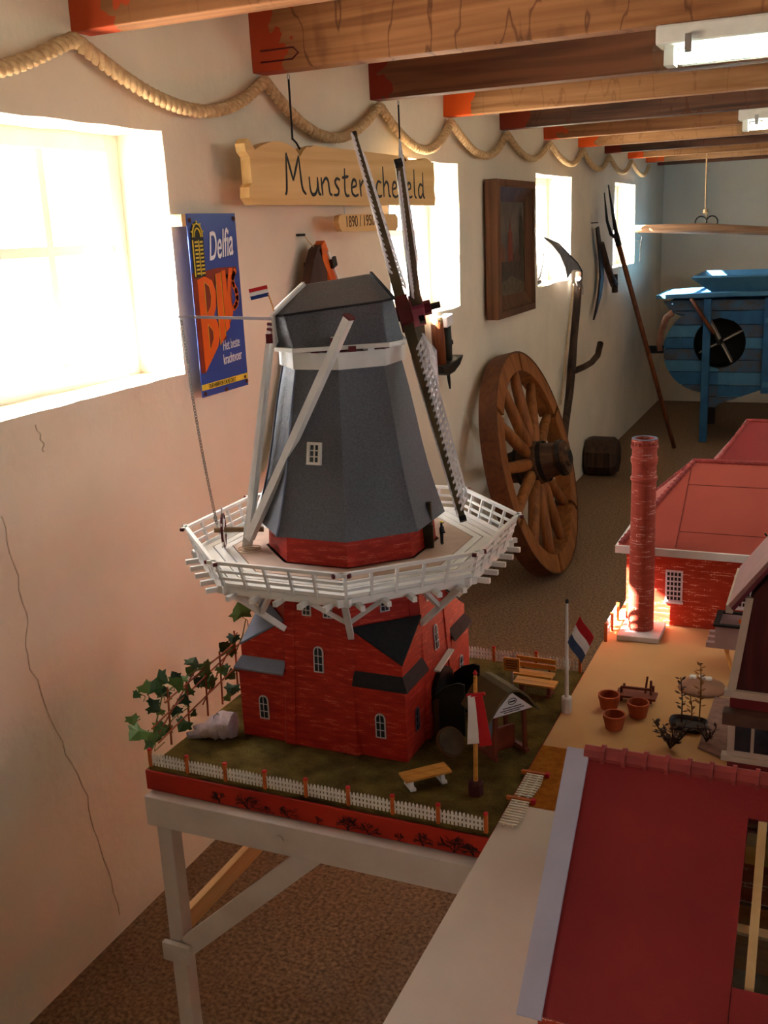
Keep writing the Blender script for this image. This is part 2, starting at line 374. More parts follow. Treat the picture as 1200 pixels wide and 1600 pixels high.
# windows: frame + muntins + panes
def window(n, y0, y1, x, sgn, label):
    root = empty_struct(f'window_{n}', (x - sgn*.16, (y0+y1)/2, WZ0), label)
    X0, X1 = x - sgn*.145, x - sgn*.20; F = .045; P = 0.012
    for a, b in (((y0-.015, WZ0-.015), (y0+F, WZ1+.015)), ((y1-F, WZ0-.015), (y1+.015, WZ1+.015)), ((y0+F, WZ1-F), (y1-F, WZ1+.015)), ((y0+F, WZ0-.015), (y1-F, WZ0+F*1.3))):
        MB().b2((X0, a[0], a[1]), (X1, b[0], b[1])).build('window_frame', WFRAME, root, bevel=.004)
    gy0, gy1, gz0, gz1 = y0+F, y1-F, WZ0+F*1.3, WZ1-F
    xm = x - sgn*.165
    for k in (1, 2):
        yy = gy0+(gy1-gy0)*k/3; MB().b2((xm-.012, yy-P, gz0), (xm+.012, yy+P, gz1)).build('muntin', WFRAME, root)
    zz = (gz0+gz1)/2+.02; MB().b2((xm-.011, gy0, zz-P), (xm+.011, gy1, zz+P)).build('muntin', WFRAME, root)
    for i in range(3):
        for j, (za, zb) in enumerate(((gz0, zz-P), (zz+P, gz1))):
            ya = gy0+(gy1-gy0)*i/3+(P if i else 0); yb = gy0+(gy1-gy0)*(i+1)/3-(P if i < 2 else 0)
            MB().b2((xm-.0015, ya, za), (xm+.0015, yb, zb)).build('pane', GLASS, root)
    pd = bpy.data.lights.new('portal', 'AREA'); pd.shape = 'RECTANGLE'; pd.size = (y1-y0); pd.size_y = WZ1-WZ0; pd.cycles.is_portal = True
    po = bpy.data.objects.new('window_portal', pd); COL.objects.link(po); po.location = (x - sgn*(WT+.01), (y0+y1)/2, (WZ0+WZ1)/2)
    po.rotation_euler = Vector((sgn, 0, 0)).to_track_quat('-Z', 'Y').to_euler()
    q = po.rotation_euler.to_matrix() @ Vector((1, 0, 0))
    if abs(q.y) < .5: pd.size, pd.size_y = pd.size_y, pd.size
for n, (a, bb) in enumerate(WINS_L):
    window(n+1, a, bb, 0, 1, ['near window in a deep plaster reveal', 'window behind the windmill sails', 'window with a scythe blade across it', 'farthest window on the left wall', 'unseen window added behind the viewer for fill light'][n])
for n, (a, bb) in enumerate(WINS_R):
    window(n+6, a, bb, XR, -1, 'window added in the unseen right-hand wall for fill light')
# ceiling beams
BY = [1.97, 2.747, 3.559, 4.307, 5.102, 5.909, 6.717, 7.515, 8.327, 9.12, 9.72, 1.16, .36, -.45, -1.26]
BM = [wood_mat('beam_pine_a', (160, 110, 72), (124, 80, 50), 'x', 0.6, end_paint=((186, 74, 36), .10), stain=.3),
      wood_mat('beam_pine_b', (172, 120, 78), (134, 88, 54), 'x', 0.6, end_paint=((176, 66, 34), .10), stain=.8),
      wood_mat('beam_pine_c', (126, 80, 54), (96, 58, 40), 'x', 0.6, end_paint=((130, 40, 24), .05)),
      wood_mat('beam_pine_d', (174, 130, 90), (142, 100, 64), 'x', 0.6, end_paint=((232, 92, 30), .13), stain=.35),
      wood_mat('beam_dark', (104, 72, 56), (62, 44, 38), 'x', 0.6, end_paint=((130, 48, 30), .12), stain=.9)]
order = [0, 1, 2, 3, 4, 0, 3, 4, 3, 3, 2, 1, 0, 2, 3]
LB = ['nearest pine beam at the top left corner', 'broad pine beam with stained wavy grain carrying the sign hook', 'dark reddish beam behind the first lamp', 'pale beam with a bright orange painted end', 'dark weathered beam with black stains', 'sixth beam from the viewer', 'seventh beam with an orange end', 'eighth dark beam', 'ninth beam holding the hanging bar', 'tenth beam near the far wall', 'last beam against the far wall'] + ['beam behind the viewer']*4
for k, y in enumerate(BY):
    h = MB().b2((0.0 if k > 10 else -.01, y, 2.15), (XR+.02, y+.068, ZC+.002))
    o = h.build(f'trim_{k+1}', BM[order[k]], bevel=.003); struct(o, LB[k])
    if k == 1:   # painted loop mark on the beam end
        lp = [(.03, y-.001, 2.175), (.13, y-.001, 2.175), (.15, y-.001, 2.19), (.135, y-.001, 2.205), (.03, y-.001, 2.205)]
        MB().tube(lp, .0025, 6).build('painted_loop', DKRED, o)

# ================================================================== ROPE
rp = thing('hanging_rope', 'thick twisted hemp rope looped in swags under the beams', 'rope', (0.03, 1.2, 2.0))
pk = [(1.16, 2.10), (1.945, 2.128), (2.76, 2.128), (3.575, 2.13), (4.32, 2.128), (5.12, 2.13), (5.925, 2.13), (6.73, 2.13), (7.53, 2.13), (8.34, 2.13), (9.13, 2.13)]
lowz = [2.035, 2.018, 1.998, 2.0, 2.012, 2.03, 2.035, 2.03, 2.035, 2.04]
path = []
for i in range(len(pk)-1):
    (ya, za), (yb, zb) = pk[i], pk[i+1]; N = 44 if i < 4 else 26
    sk = 0.50 + 0.05*math.sin(i*2.1)
    for k in range(N):
        t = k/N; z = za + (zb-za)*t; s = 4*t*(1-t); s = s**(1.25 if i < 1 else 1.08)
        tt = t + 0.03*math.sin(PI*t)*math.sin(i*2.3)
        path.append(Vector((0.028 + .012*math.sin(PI*t), ya + (yb-ya)*tt, z - (max(za, zb)-lowz[i])*s)))
path.append(Vector((0.03, *pk[-1])))
seg = [0.0]
for a, bq in zip(path, path[1:]): seg.append(seg[-1] + (bq-a).length)
def at_len(L):
    lo = 0
    while lo < len(seg)-2 and seg[lo+1] < L: lo += 1
    f = (L-seg[lo])/max(1e-9, seg[lo+1]-seg[lo]); return path[lo].lerp(path[lo+1], min(1, max(0, f)))
for st in range(3):
    pts = []; L = 0.0; tot = seg[-1]
    while L < tot:
        p = at_len(L); d = (at_len(min(tot, L+.004)) - at_len(max(0, L-.004))).normalized()
        a = d.cross(Vector((1, 0, 0))).normalized(); bq = d.cross(a)
        t = 2*PI*L/0.066 + st*2*PI/3
        pts.append(p + (a*math.cos(t) + bq*math.sin(t))*0.0088); L += 0.0075 if p.y < 5 else .011
    MB().tube(pts, 0.0093, 6).build('strand', ROPE, rp, smooth=True, fix=False)

# ================================================================== FLUORESCENT LIGHTS
def tube_light(x, y, z, L, label):
    t = thing('fluorescent_light', label, 'ceiling light', (x, y, z), 'fluorescent batten lights')
    MB().b2((x, y-.05, z+.045), (x+L, y+.05, z+.09)).build('housing', WHITE, t, bevel=.006)
    pr = [(-.055, .045), (-.062, .03), (-.055, .005), (-.03, -.012), (.03, -.012), (.055, .005), (.062, .03), (.055, .045)]
    MB().loft([[(xx, y+a, z+bb) for a, bb in pr] for xx in (x-.004, x+L+.004)]).build('diffuser', DIFF, t)
    MB().tube([(x+.05, y, z+.02), (x+L-.05, y, z+.02)], .017, 12).build('tube', TUBE, t)
    for e in (x+.03, x+L-.03): MB().b2((e-.012, y-.03, z), (e+.012, y+.03, z+.045)).build('lamp_holder', WHITE, t)
    for e in (x+.08, x+L*.5, x+L-.08):
        MB().b2((e-.008, y-.066, z+.02), (e+.008, y-.056, z+.062)).build('clip', STEEL, t)
DIFF = glass_mat('clear_diffuser', (.93, .95, .93), 0.08, 0.15)
TUBE = emis('tube_glow', (244, 255, 238), 9.0)
tube_light(1.125, 2.80, 2.06, 1.22, 'nearest fluorescent batten light at the top right')
tube_light(1.10, 5.16, 2.06, 1.22, 'second smaller-looking fluorescent batten light farther back')

# ================================================================== WALL PIECES
def P2(pts, x, y0, y1, z0, z1):      # panel fractions -> points on a plane x = const
    return [(x, y0+(y1-y0)*s, z0+(z1-z0)*t) for s, t in pts]
# --- enamel feed sign
DY0, DY1, DZ0, DZ1, DX = 2.297, 2.533, 1.292, 1.766, 0.034
sg = thing('enamel_sign', 'blue enamel advertising sign with orange BIKS lettering beside the near window', 'sign', (DX, (DY0+DY1)/2, DZ0))
BLUE = mat('blue_enamel', (52, 76, 160), 0.3, 0.06, 5, spec=0.5, rgb2=(46, 66, 146))
ORG = mat('orange_enamel', (228, 98, 22), 0.35, 0.05, 6); YEL = mat('yellow_enamel', (222, 196, 60), 0.35, 0.08, 20); RUST = mat('rust', (92, 52, 30), 0.85, 0.3, 40)
BRN = mat('brown_enamel', (128, 44, 22), 0.4, 0.1, 10); EWH = mat('white_enamel', (232, 232, 238), 0.35, 0.04, 10); EBK = mat('black_enamel', (30, 32, 26), 0.4, 0.1, 20)
MB().b2((DX-.002, DY0, DZ0), (DX, DY1, DZ1)).build('plate', BLUE, sg)
def dpoly(pts, m, name, lift, thick=.0006):
    return MB().prism(P2(pts, DX+lift, DY0, DY1, DZ0, DZ1), (thick, 0, 0)).build(name, m, sg)
dpoly([(0.01, .685), (.27, .69), (.53, .702), (.93, .70), (.93, .66), (.80, .655), (.45, .60), (.10, .648), (.10, .13), (.016, .136)], BRN, 'letter_shadow', .0001)
dpoly([(.45, .66), (.60, .66), (.60, .30), (.44, .27)], BRN, 'letter_shadow', .0001)
dpoly([(.60, .66), (.80, .66), (.78, .43), (.66, .35)], BRN, 'letter_shadow', .0001)
def ring_poly(outer, inner, m, name, lift):
    """outer and inner with the same point count"""
    n = len(outer); mb = MB(); A = P2(outer, DX+lift, DY0, DY1, DZ0, DZ1); Bq = P2(inner, DX+lift, DY0, DY1, DZ0, DZ1)
    mb.add(A+Bq, [(i, (i+1) % n, n+(i+1) % n, n+i) for i in range(n)])
    mb.add([(p[0]+.0006, p[1], p[2]) for p in A+Bq], [(i, (i+1) % n, n+(i+1) % n, n+i) for i in range(n)])
    return mb.build(name, m, sg)
dpoly([(.093, .645), (.24, .663), (.388, .637), (.449, .572), (.43, .489), (.37, .444), (.43, .399), (.455, .33), (.40, .264), (.10, .135)], ORG, 'letter_b', .0008)
dpoly([(.225, .632), (.316, .605), (.342, .549), (.316, .495), (.225, .458)], BRN, 'letter_counter', .0015)
dpoly([(.228, .40), (.318, .358), (.322, .317), (.228, .258)], BRN, 'letter_counter', .0015)
for pts in ([(.225, .632), (.316, .605), (.342, .549), (.316, .495), (.225, .458), (.225, .632)], [(.228, .40), (.318, .358), (.322, .317), (.228, .258), (.228, .40)], [(.58, .675), (.577, .315)], [(.455, .271), (.468, .669)]):
    MB().tube(P2(pts, DX+.0016, DY0, DY1, DZ0, DZ1), .0009, 5).build('letter_outline', YEL, sg)
dpoly([(.468, .669), (.58, .675), (.577, .315), (.454, .271)], ORG, 'letter_i', .0008)
dpoly([(.603, .685), (.683, .686), (.686, .36), (.595, .335)], ORG, 'letter_k', .0008)
dpoly([(.683, .55), (.758, .694), (.839, .695), (.744, .545), (.782, .437), (.701, .385), (.68, .49)], ORG, 'letter_k', .0008)
SP = [(.915, .682), (.862, .662), (.832, .64), (.83, .60), (.89, .562), (.90, .52), (.87, .485), (.81, .466)]
mbs = MB()
for a, bq in zip(SP, SP[1:]):
    (p, q) = P2([a, bq], DX+.0008, DY0, DY1, DZ0, DZ1); mbs.bar(p, q, .0012, .017, (0, q[2]-p[2], -(q[1]-p[1])))
    mbs.lathe([(.0085, -.0006), (.0085, .0006)], q, 10, (1, 0, 0))
mbs.build('letter_s', ORG, sg)
# little yellow-black emblem of stacked bars with a domed head
dpoly([(.04, .87), (.28, .868), (.267, .662), (.045, .657)], EBK, 'emblem', .0016)
dpoly([(.05, .87), (.05, .915), (.10, .945), (.165, .957), (.225, .942), (.27, .915), (.28, .868)], EBK, 'emblem', .0016)
for k in range(9):
    t = .675 + k*.021
    dpoly([(.10, t), (.165, t+.001), (.165, t+.011), (.10, t+.010)], YEL, 'emblem_bar', .0022)
    dpoly([(.20, t), (.262, t+.001), (.262, t+.011), (.20, t+.010)], YEL, 'emblem_bar', .0022)
dpoly([(.055, .665), (.075, .665), (.075, .86), (.055, .86)], YEL, 'emblem_bar', .0022)
dpoly([(.175, .668), (.188, .668), (.188, .86), (.175, .86)], YEL, 'emblem_bar', .0022)
for rr in (.085, .055):
    arc = [(.165 + rr*1.15*math.cos(t*PI/8), .875 + rr*.85*math.sin(t*PI/8)) for t in range(9)]
    MB().tube(P2(arc, DX+.0026, DY0, DY1, DZ0, DZ1), .0022, 5).build('emblem_arch', YEL, sg)
for k in range(5):
    a = PI*(k+.5)/5; MB().tube(P2([(.165+.10*math.cos(a), .88+.065*math.sin(a)), (.165+.125*math.cos(a), .88+.082*math.sin(a))], DX+.0026, DY0, DY1, DZ0, DZ1), .002, 5).build('emblem_ray', YEL, sg)
W_, H_ = DY1-DY0, DZ1-DZ0
ex, ey = (0, 1, 0.10), (0, 0, 1)
text_obj('Delfia', .105, EWH, sg, (DX+.001, DY0+W_*.37, DZ0+H_*.745), (0, 1, .10), ey, 'lettering_delfia', shear=.28, sx=.50, bold=.0006)
text_obj('Het beste', .040, EWH, sg, (DX+.001, DY0+W_*.50, DZ0+H_*.235), (0, 1, .04), ey, 'lettering_slogan', shear=0, sx=.55)
text_obj('krachtvoer', .040, EWH, sg, (DX+.001, DY0+W_*.49, DZ0+H_*.155), (0, 1, .05), ey, 'lettering_slogan', shear=0, sx=.54)
dpoly([(0, .038), (1, .04), (1, .074), (0, .071)], YEL, 'maker_band', .0006)
text_obj('OLIEFABRIEKEN CALVÉ-DELFT', .0165, EBK, sg, (DX+.0013, DY0+W_*.14, DZ0+H_*.044), (0, 1, 0), ey, 'lettering_maker', sx=.62, split=False)
for s, t in ((.05, .965), (.95, .97), (.05, .02), (.96, .025), (.5, .01), (.93, .055)):
    dpoly([(s+.035*math.cos(a*PI/4)*random.uniform(.6, 1.2), t+.014*math.sin(a*PI/4)*random.uniform(.6, 1.2)) for a in range(8)], RUST, 'rust_spot', .0014)
MB().b2((0.0, 2.278, 1.735), (DX-.002, 2.31, 1.764)).build('mounting_block', PINE2, sg)
MB().b2((0.0, 2.50, 1.735), (DX-.002, 2.52, 1.764)).build('mounting_block', PINE2, sg)

# --- hanging wooden name sign
NX = .105
ns = thing('wooden_name_sign', 'long hanging pine sign with black hand lettering and scrolled ends', 'sign', (.09, 3.2, 1.784))
NY0, NY1, NZ0, NZ1 = 2.50, 3.90, 1.785, 1.956
prof = [(0, .0), (.35, 0), (.7, .0), (1.0, 0)]
top = []
for k in range(61):
    s = k/60; y = NY0 + (NY1-NY0)*s; z = NZ1
    if s < .27: z -= .030*(1-math.sin(PI*min(1, max(0, (s-.03)/.20)))) if .03 < s < .23 else .006
    if .20 < s < .235: z -= .012
    if .80 < s < .86: z -= .010
    if s > .86: z -= .004 + .006*math.sin((s-.86)*60)
    top.append((y, z))
left = [(NY0+.010, NZ1-.002), (NY0-.006, NZ1-.015), (NY0-.002, NZ1-.035), (NY0+.016, NZ1-.048), (NY0+.018, NZ0+.055), (NY0+.002, NZ0+.045), (NY0+.0, NZ0+.018), (NY0+.02, NZ0)]
right = [(NY1-.004, NZ0+.002), (NY1+.004, NZ0+.03), (NY1-.006, NZ0+.06), (NY1+.002, NZ0+.10), (NY1-.004, NZ0+.14)]
poly = left[::-1][::-1] + right + [p for p in top[::-1] if p[0] > NY0+.012]
MB().prism([(NX-.03, y, z) for y, z in poly], (.03, 0, 0)).build('board', PINE, ns)
G = {  # stroke letters on an x-height grid (1 = x-height); each: width, strokes
 'M': (1.75, [[(0, 0), (.12, .15), (.22, 2.15)], [(.22, 2.15), (.62, .75)], [(.62, .75), (1.10, 2.05)], [(1.10, 2.05), (1.22, .3), (1.5, .05)]]),
 'u': (.95, [[(.05, 1), (.08, .25), (.25, 0), (.5, .1), (.65, .4), (.68, 1)], [(.68, 1), (.72, .1), (.9, .05)]]),
 'n': (.95, [[(.02, 1), (.08, 0)], [(.08, .6), (.35, 1), (.58, .9), (.65, .1), (.85, .05)]]),
 's': (.75, [[(.6, .92), (.35, 1.02), (.15, .8), (.3, .55), (.5, .35), (.4, .05), (.05, .05)]]),
 't': (.75, [[(.30, 1.6), (.22, .2), (.4, 0), (.6, .05)], [(.05, 1.05), (.6, 1.15)]]),
 'e': (.8, [[(.08, .5), (.55, .62), (.5, .95), (.25, 1), (.08, .6), (.12, .15), (.4, 0), (.68, .12)]]),
 'r': (.75, [[(.05, 1), (.12, 0)], [(.12, .6), (.35, .98), (.6, .95)]]),
 'c': (.75, [[(.6, .9), (.3, 1), (.1, .6), (.15, .12), (.4, 0), (.65, .1)]]),
 'h': (.9, [[(.08, 1.9), (.1, 0)], [(.1, .6), (.35, 1), (.58, .88), (.62, .08), (.8, .05)]]),
 'v': (.8, [[(.05, 1), (.3, 0), (.6, 1)]]),
 'l': (.5, [[(.15, 1.9), (.12, .15), (.35, 0)]]),
 'd': (.95, [[(.62, .8), (.35, 1), (.1, .6), (.15, .1), (.4, 0), (.62, .35)], [(.68, 1.75), (.64, .15), (.85, 0)]]),
}
word = 'Munsterscheveld'; XH = .053; SY = .0725
tot = sum(G[c][0] for c in word); sc = 1.10/tot; cur = 2.70
for c in word:
    w, st = G[c]; mb = MB()
    for line in st:
        pts = []
        for (a, bq), (a2, b2_) in zip(line, line[1:]):
            for k in range(4): pts.append((a+(a2-a)*k/4, bq+(b2_-bq)*k/4))
        pts.append(line[-1])
        # soften corners
        for _ in range(2):
            pts = [pts[0]] + [((pts[i-1][0]+2*pts[i][0]+pts[i+1][0])/4, (pts[i-1][1]+2*pts[i][1]+pts[i+1][1])/4) for i in range(1, len(pts)-1)] + [pts[-1]]
        r = [.0040 + .0020*math.sin(PI*i/max(1, len(pts)-1)) for i in range(len(pts))]
        mb.tube([(NX+.0004, cur + a*sc, NZ0+.028 + bq*XH) for a, bq in pts], r, 6)
    for i, v in enumerate(mb.v): v.x = NX + (v.x-NX)*.25
    mb.build('letter_'+c.lower(), BLACK, ns); cur += w*sc
for hy, hz in ((2.79, 2.15), (3.60, 2.15)):
    zt = 1.952
    MB().tube([(.091, hy, zt+.015), (.091, hy, hz-.02)], .003, 6).build('hanger_rod', BLACK, ns)
    MB().tube([(.091+.0*math.sin(a), hy+.007*math.sin(a*PI/6), hz-.013-.007*math.cos(a*PI/6)) for a in range(12)], .0016, 5).build('screw_eye', STEEL, ns)
    MB().tube([(.091, hy, zt+.018), (.100, hy+.006, zt+.006), (.108, hy+.010, zt-.012)], .003, 6).build('hook', BLACK, ns)
# --- small year plaque under it
yp = thing('year_plaque', 'small pine plaque with carved years hanging under the long sign', 'sign', (.09, 3.25, 1.69))
pl = [(3.06, 1.705), (3.045, 1.715), (3.035, 1.735), (3.045, 1.753), (3.07, 1.757), (3.50, 1.757), (3.52, 1.745), (3.52, 1.712), (3.50, 1.70)]
MB().prism([(NX-.018, y, z) for y, z in pl], (.018, 0, 0)).build('board', PINE, yp)
text_obj('1890 / 1950', .050, mat('burnt_lettering', (96, 66, 36), .8, .1, 30), yp, (NX+.0004, 3.085, 1.717), (0, 1, 0.02), (0, 0, 1), 'lettering', sx=.95)
for hy in (3.10, 3.46):
    MB().tube([(.096, hy, 1.755), (.096, hy+.003, 1.770), (.096, hy, 1.787)], .0016, 5).build('screw_eye', STEEL, yp)

# --- framed painting
FY0, FY1, FZ0, FZ1 = 4.80, 5.46, 1.262, 1.912
pt = thing('framed_painting', 'dark townscape painting with a red tower in a heavy wooden frame', 'painting', (0.03, (FY0+FY1)/2, FZ0))
FR = wood_mat('walnut_frame', (96, 62, 40), (66, 42, 30), 'z', .45); FR2 = wood_mat('frame_side', (112, 76, 52), (86, 56, 38), 'z', .5)
def frame_ring(o0, o1, x0, x1, m, name, par, y0, y1, z0, z1):
    a = [(y0+o0, z0+o0), (y1-o0, z0+o0), (y1-o0, z1-o0), (y0+o0, z1-o0)]; bq = [(y0+o1, z0+o1), (y1-o1, z0+o1), (y1-o1, z1-o1), (y0+o1, z1-o1)]
    for i in range(4):
        j = (i+1) % 4
        MB().add([(x0, *a[i]), (x0, *a[j]), (x1, *bq[j]), (x1, *bq[i]), (.012, *a[i]), (.012, *a[j]), (.012, *bq[j]), (.012, *bq[i])],
                 [(0, 1, 2, 3), (7, 6, 5, 4), (0, 4, 5, 1), (2, 6, 7, 3), (0, 3, 7, 4), (1, 5, 6, 2)]).build(name, m, par)
frame_ring(0, .035, .072, .078, FR2, 'outer_moulding', pt, FY0, FY1, FZ0, FZ1)
frame_ring(.035, .075, .066, .048, FR, 'inner_moulding', pt, FY0, FY1, FZ0, FZ1)
frame_ring(.075, .10, .052, .042, FR, 'slip_moulding', pt, FY0, FY1, FZ0, FZ1)
cy0, cy1, cz0, cz1 = FY0+.10, FY1-.10, FZ0+.10, FZ1-.10
MB().b2((.03, cy0, cz0), (.038, cy1, cz1)).build('canvas', mat('painted_sky', (112, 100, 88), .6, .2, 8, rgb2=(76, 68, 62)), pt)
def cpoly(pts, rgb, nm):
    MB().prism(P2(pts, .0382 + .0004*cpoly.k, cy0, cy1, cz0, cz1), (.0003, 0, 0)).build('painted_shape', mat(nm, rgb, .6, .2, 30), pt); cpoly.k += 1
cpoly.k = 0
cpoly([(0, 0), (1, 0), (1, .42), (.8, .38), (.6, .45), (.3, .36), (0, .44)], (70, 58, 46), 'paint_bank')
cpoly([(.0, .12), (.5, .2), (1, .1), (1, 0), (0, 0)], (96, 82, 62), 'paint_water')
cpoly([(.36, .36), (.56, .36), (.54, .66), (.50, .70), (.47, .86), (.44, .70), (.39, .66)], (124, 56, 36), 'paint_tower')
cpoly([(.10, .36), (.10, .50), (.18, .56), (.27, .50), (.27, .36)], (110, 72, 48), 'paint_house')
cpoly([(.62, .34), (.62, .46), (.72, .52), (.82, .46), (.82, .34)], (84, 62, 48), 'paint_house_dark')
cpoly([(.82, .40), (.80, .70), (.86, .86), (.94, .80), (1, .6), (1, .40)], (60, 54, 38), 'paint_tree')

# --- big wooden dividers (inverted V tool) behind the mill cap
dv = thing('wooden_field_compass', 'large wooden inverted-V field divider hung on a nail behind the mill cap', 'tool', (.04, 2.95, 1.0))
DB = wood_mat('dark_plank', (72, 46, 36), (52, 32, 26), 'z', .55); OB = wood_mat('orange_plank', (206, 96, 28), (180, 76, 22), 'z', .5)
MB().prism([(.035, 2.985, 1.668), (.035, 2.955, 1.655), (.035, 2.925, 1.615), (.035, 2.60, 1.01), (.035, 2.64, 1.00), (.035, 2.70, 1.08), (.035, 2.99, 1.61)], (.03, 0, 0)).build('leg', DB, dv)
MB().prism([(.03, 2.925, 1.615), (.03, 3.02, 1.62), (.03, 3.005, 1.35), (.03, 2.93, 1.35)], (.034, 0, 0)).build('plate', DB, dv)
MB().bar((.05, 2.99, 1.665), (.05, 3.42, 1.06), .03, .05, (0, .8, .57)).build('leg', OB, dv)
MB().bar((.068, 3.02, 1.645), (.068, 3.44, 1.06), .008, .008, (0, .8, .57)).build('edge_strip', WHITE, dv)
MB().bar((.072, 3.035, 1.605), (.072, 3.065, 1.615), .010, .03, (0, 0, 1)).build('clasp', IRON, dv)
MB().tube([(0.0, 2.945, 1.70), (.03, 2.945, 1.70)], .004, 8).build('nail', IRON, dv)
MB().tube([(.026, 2.945, 1.70), (.035, 2.955, 1.68), (.045, 2.975, 1.66)], .002, 5).build('cord', ROPE, dv)

# --- wall rack with wooden handles and a spike
rk = thing('handled_tool_rack', 'wall hook holding two short wooden-handled hammers below the sail window', 'tool', (.05, 4.08, 1.03))
MB().tube([(.05, 4.02, 1.335), (.052, 4.03, 1.25), (.052, 4.05, 1.14)], [.026, .028, .024], 12).build('handle', BROWNPOLE, rk, smooth=True)
MB().lathe([(.0, 0), (.022, .004), (.026, .012), (.026, .03)], (.05, 4.018, 1.352), 12, (0, .1, -1)).build('handle_cap', mat('pale_end_grain', (232, 206, 150), .6, .1, 20), rk)
MB().tube([(.055, 4.125, 1.32), (.055, 4.135, 1.22), (.055, 4.145, 1.13)], [.017, .018, .013], 10).build('handle', mat('dark_green_handle', (38, 44, 36), .5, .1, 20), rk, smooth=True)
MB().box((.055, 4.12, 1.325), (.04, .075, .045), Matrix.Rotation(.15, 3, 'X')).build('hammer_head', mat('pale_metal_head', (226, 222, 224), .4, .06, 20), rk, bevel=.006)
bowl = [(.05, 3.965, 1.150), (.05, 3.99, 1.118), (.05, 4.05, 1.103), (.05, 4.12, 1.108), (.05, 4.19, 1.13), (.05, 4.24, 1.168), (.05, 4.16, 1.158), (.05, 4.06, 1.150)]
MB().prism([(x-.03, y, z) for x, y, z in bowl], (.07, 0, 0)).build('iron_crossbar', IRON, rk, bevel=.008)
MB().tube([(.05, 4.135, 1.12), (.05, 4.15, 1.06), (.05, 4.158, 1.03)], [.009, .007, .004], 8).build('spike', IRON, rk)
MB().tube([(.05, 4.15, 1.15), (.055, 4.16, 1.20), (.06, 4.172, 1.235), (.06, 4.18, 1.22)], [.006, .006, .005, .003], 6).build('hook', IRON, rk)

# --- cart wheel leaning on the wall
WR, tilt = .566, .2465
cw = thing('wooden_cart_wheel', 'large twelve-spoked wooden cart wheel leaning against the wall', 'wheel', (.36, 4.90, 0))
e2 = Vector((-math.sin(tilt), 0, math.cos(tilt))); e1 = Vector((0, 1, 0)); en = e1.cross(e2); en = -en if en.x < 0 else en
wc = Vector((.385, 4.90, 0)) + e2*WR      # centre of the front face
n6 = 6
for k in range(n6):        # felloes
    rings = []
    for s in range(9):
        t = 2*PI*(k+.02+.96*s/8)/n6 + .35
        d = e1*math.cos(t) + e2*math.sin(t)
        rings.append([wc + d*(WR-.006), wc + d*(WR-.098), wc + d*(WR-.098) - en*.085, wc + d*(WR-.006) - en*.085])
    MB().loft(rings).build('felloe', OAK, cw, bevel=.004)
MB().lathe([(WR, .002), (WR, -.088), (WR-.008, -.088), (WR-.008, .002)], wc, 72, en, close=True).build('rim_tyre', TREADWOOD, cw)
for k in range(12):
    t = 2*PI*(k+.5)/12 + .1; d = e1*math.cos(t) + e2*math.sin(t); m_ = -en*.045
    MB().tube([wc + m_*.7 + d*.07, wc + m_*.75 + d*.16, wc + m_ + d*.40, wc + m_ + d*(WR-.08)], [.026, .032, .027, .023], 8).build('spoke', OAK, cw, smooth=True)
hub = MB().lathe([(.0, .155), (.045, .155), (.05, .14), (.082, .14), (.085, .10), (.080, .09), (.092, .03), (.108, 0), (.112, -.045), (.106, -.09), (.085, -.12), (.075, -.17), (.06, -.175), (0, -.175)], wc, 28, en)
hb = hub.build('hub', wood_mat('hub_wood', (92, 62, 40), (56, 36, 26), 'x', .6), cw, smooth=False)
for h_, r_ in ((.115, .087), (.02, .101), (-.10, .10)):
    MB().lathe([(r_, -.012), (r_+.004, -.012), (r_+.004, .012), (r_, .012)], wc + en*h_, 28, en, close=True).build('hub_band', IRON, hb)
MB().lathe([(.0, .158), (.034, .158), (.034, .150), (0, .150)], wc, 20, en).build('axle_hole', BLACK, hb)

# --- scythe standing behind the wheel
sy = thing('scythe', 'long bent wooden scythe with its blade crossing a window reveal', 'tool', (.08, 6.0, 0))
MB().tube([(.12, 5.72, .02), (.10, 5.90, .25), (.075, 6.10, .50), (.06, 6.27, .68), (.05, 6.37, .84), (.05, 6.42, 1.0), (.05, 6.50, 1.2), (.05, 6.555, 1.395)], [.022, .022, .023, .025, .027, .024, .024, .022], 10).build('snath', DARKWOOD, sy, smooth=True)
MB().tube([(.06, 6.33, .80), (.09, 6.52, .805), (.10, 6.70, .81), (.11, 6.84, .84), (.11, 6.92, .91)], [.020, .020, .020, .021, .022], 10).build('grip', DARKWOOD, sy, smooth=True)
bl = [(.06, 6.57, 1.395), (.06, 6.47, 1.445), (.06, 6.25, 1.51), (.06, 6.0, 1.575), (.06, 5.80, 1.612), (.06, 5.66, 1.625), (.06, 5.83, 1.585), (.06, 6.02, 1.52), (.06, 6.15, 1.44), (.06, 6.20, 1.375), (.06, 6.33, 1.42), (.06, 6.45, 1.415)]
MB().prism(bl, (.004, 0, 0)).build('blade', mat('grey_blade', (120, 112, 106), .5, .15, 20, metal=.3), sy)
MB().tube([(.062, 6.57, 1.40), (.062, 6.45, 1.455), (.062, 6.0, 1.582), (.062, 5.66, 1.63)], [.007, .006, .005, .003], 6).build('blade_spine', IRON, sy)
MB().tube([(.06, 6.48, 1.36), (.06, 6.54, 1.30), (.06, 6.55, 1.26)], .020, 10).build('ferrule', STEEL, sy)
MB().tube([(.04, 6.45, 1.33), (.035, 6.28, .95), (.03, 6.18, .62)], .0035, 5).build('cord', ROPE, sy)
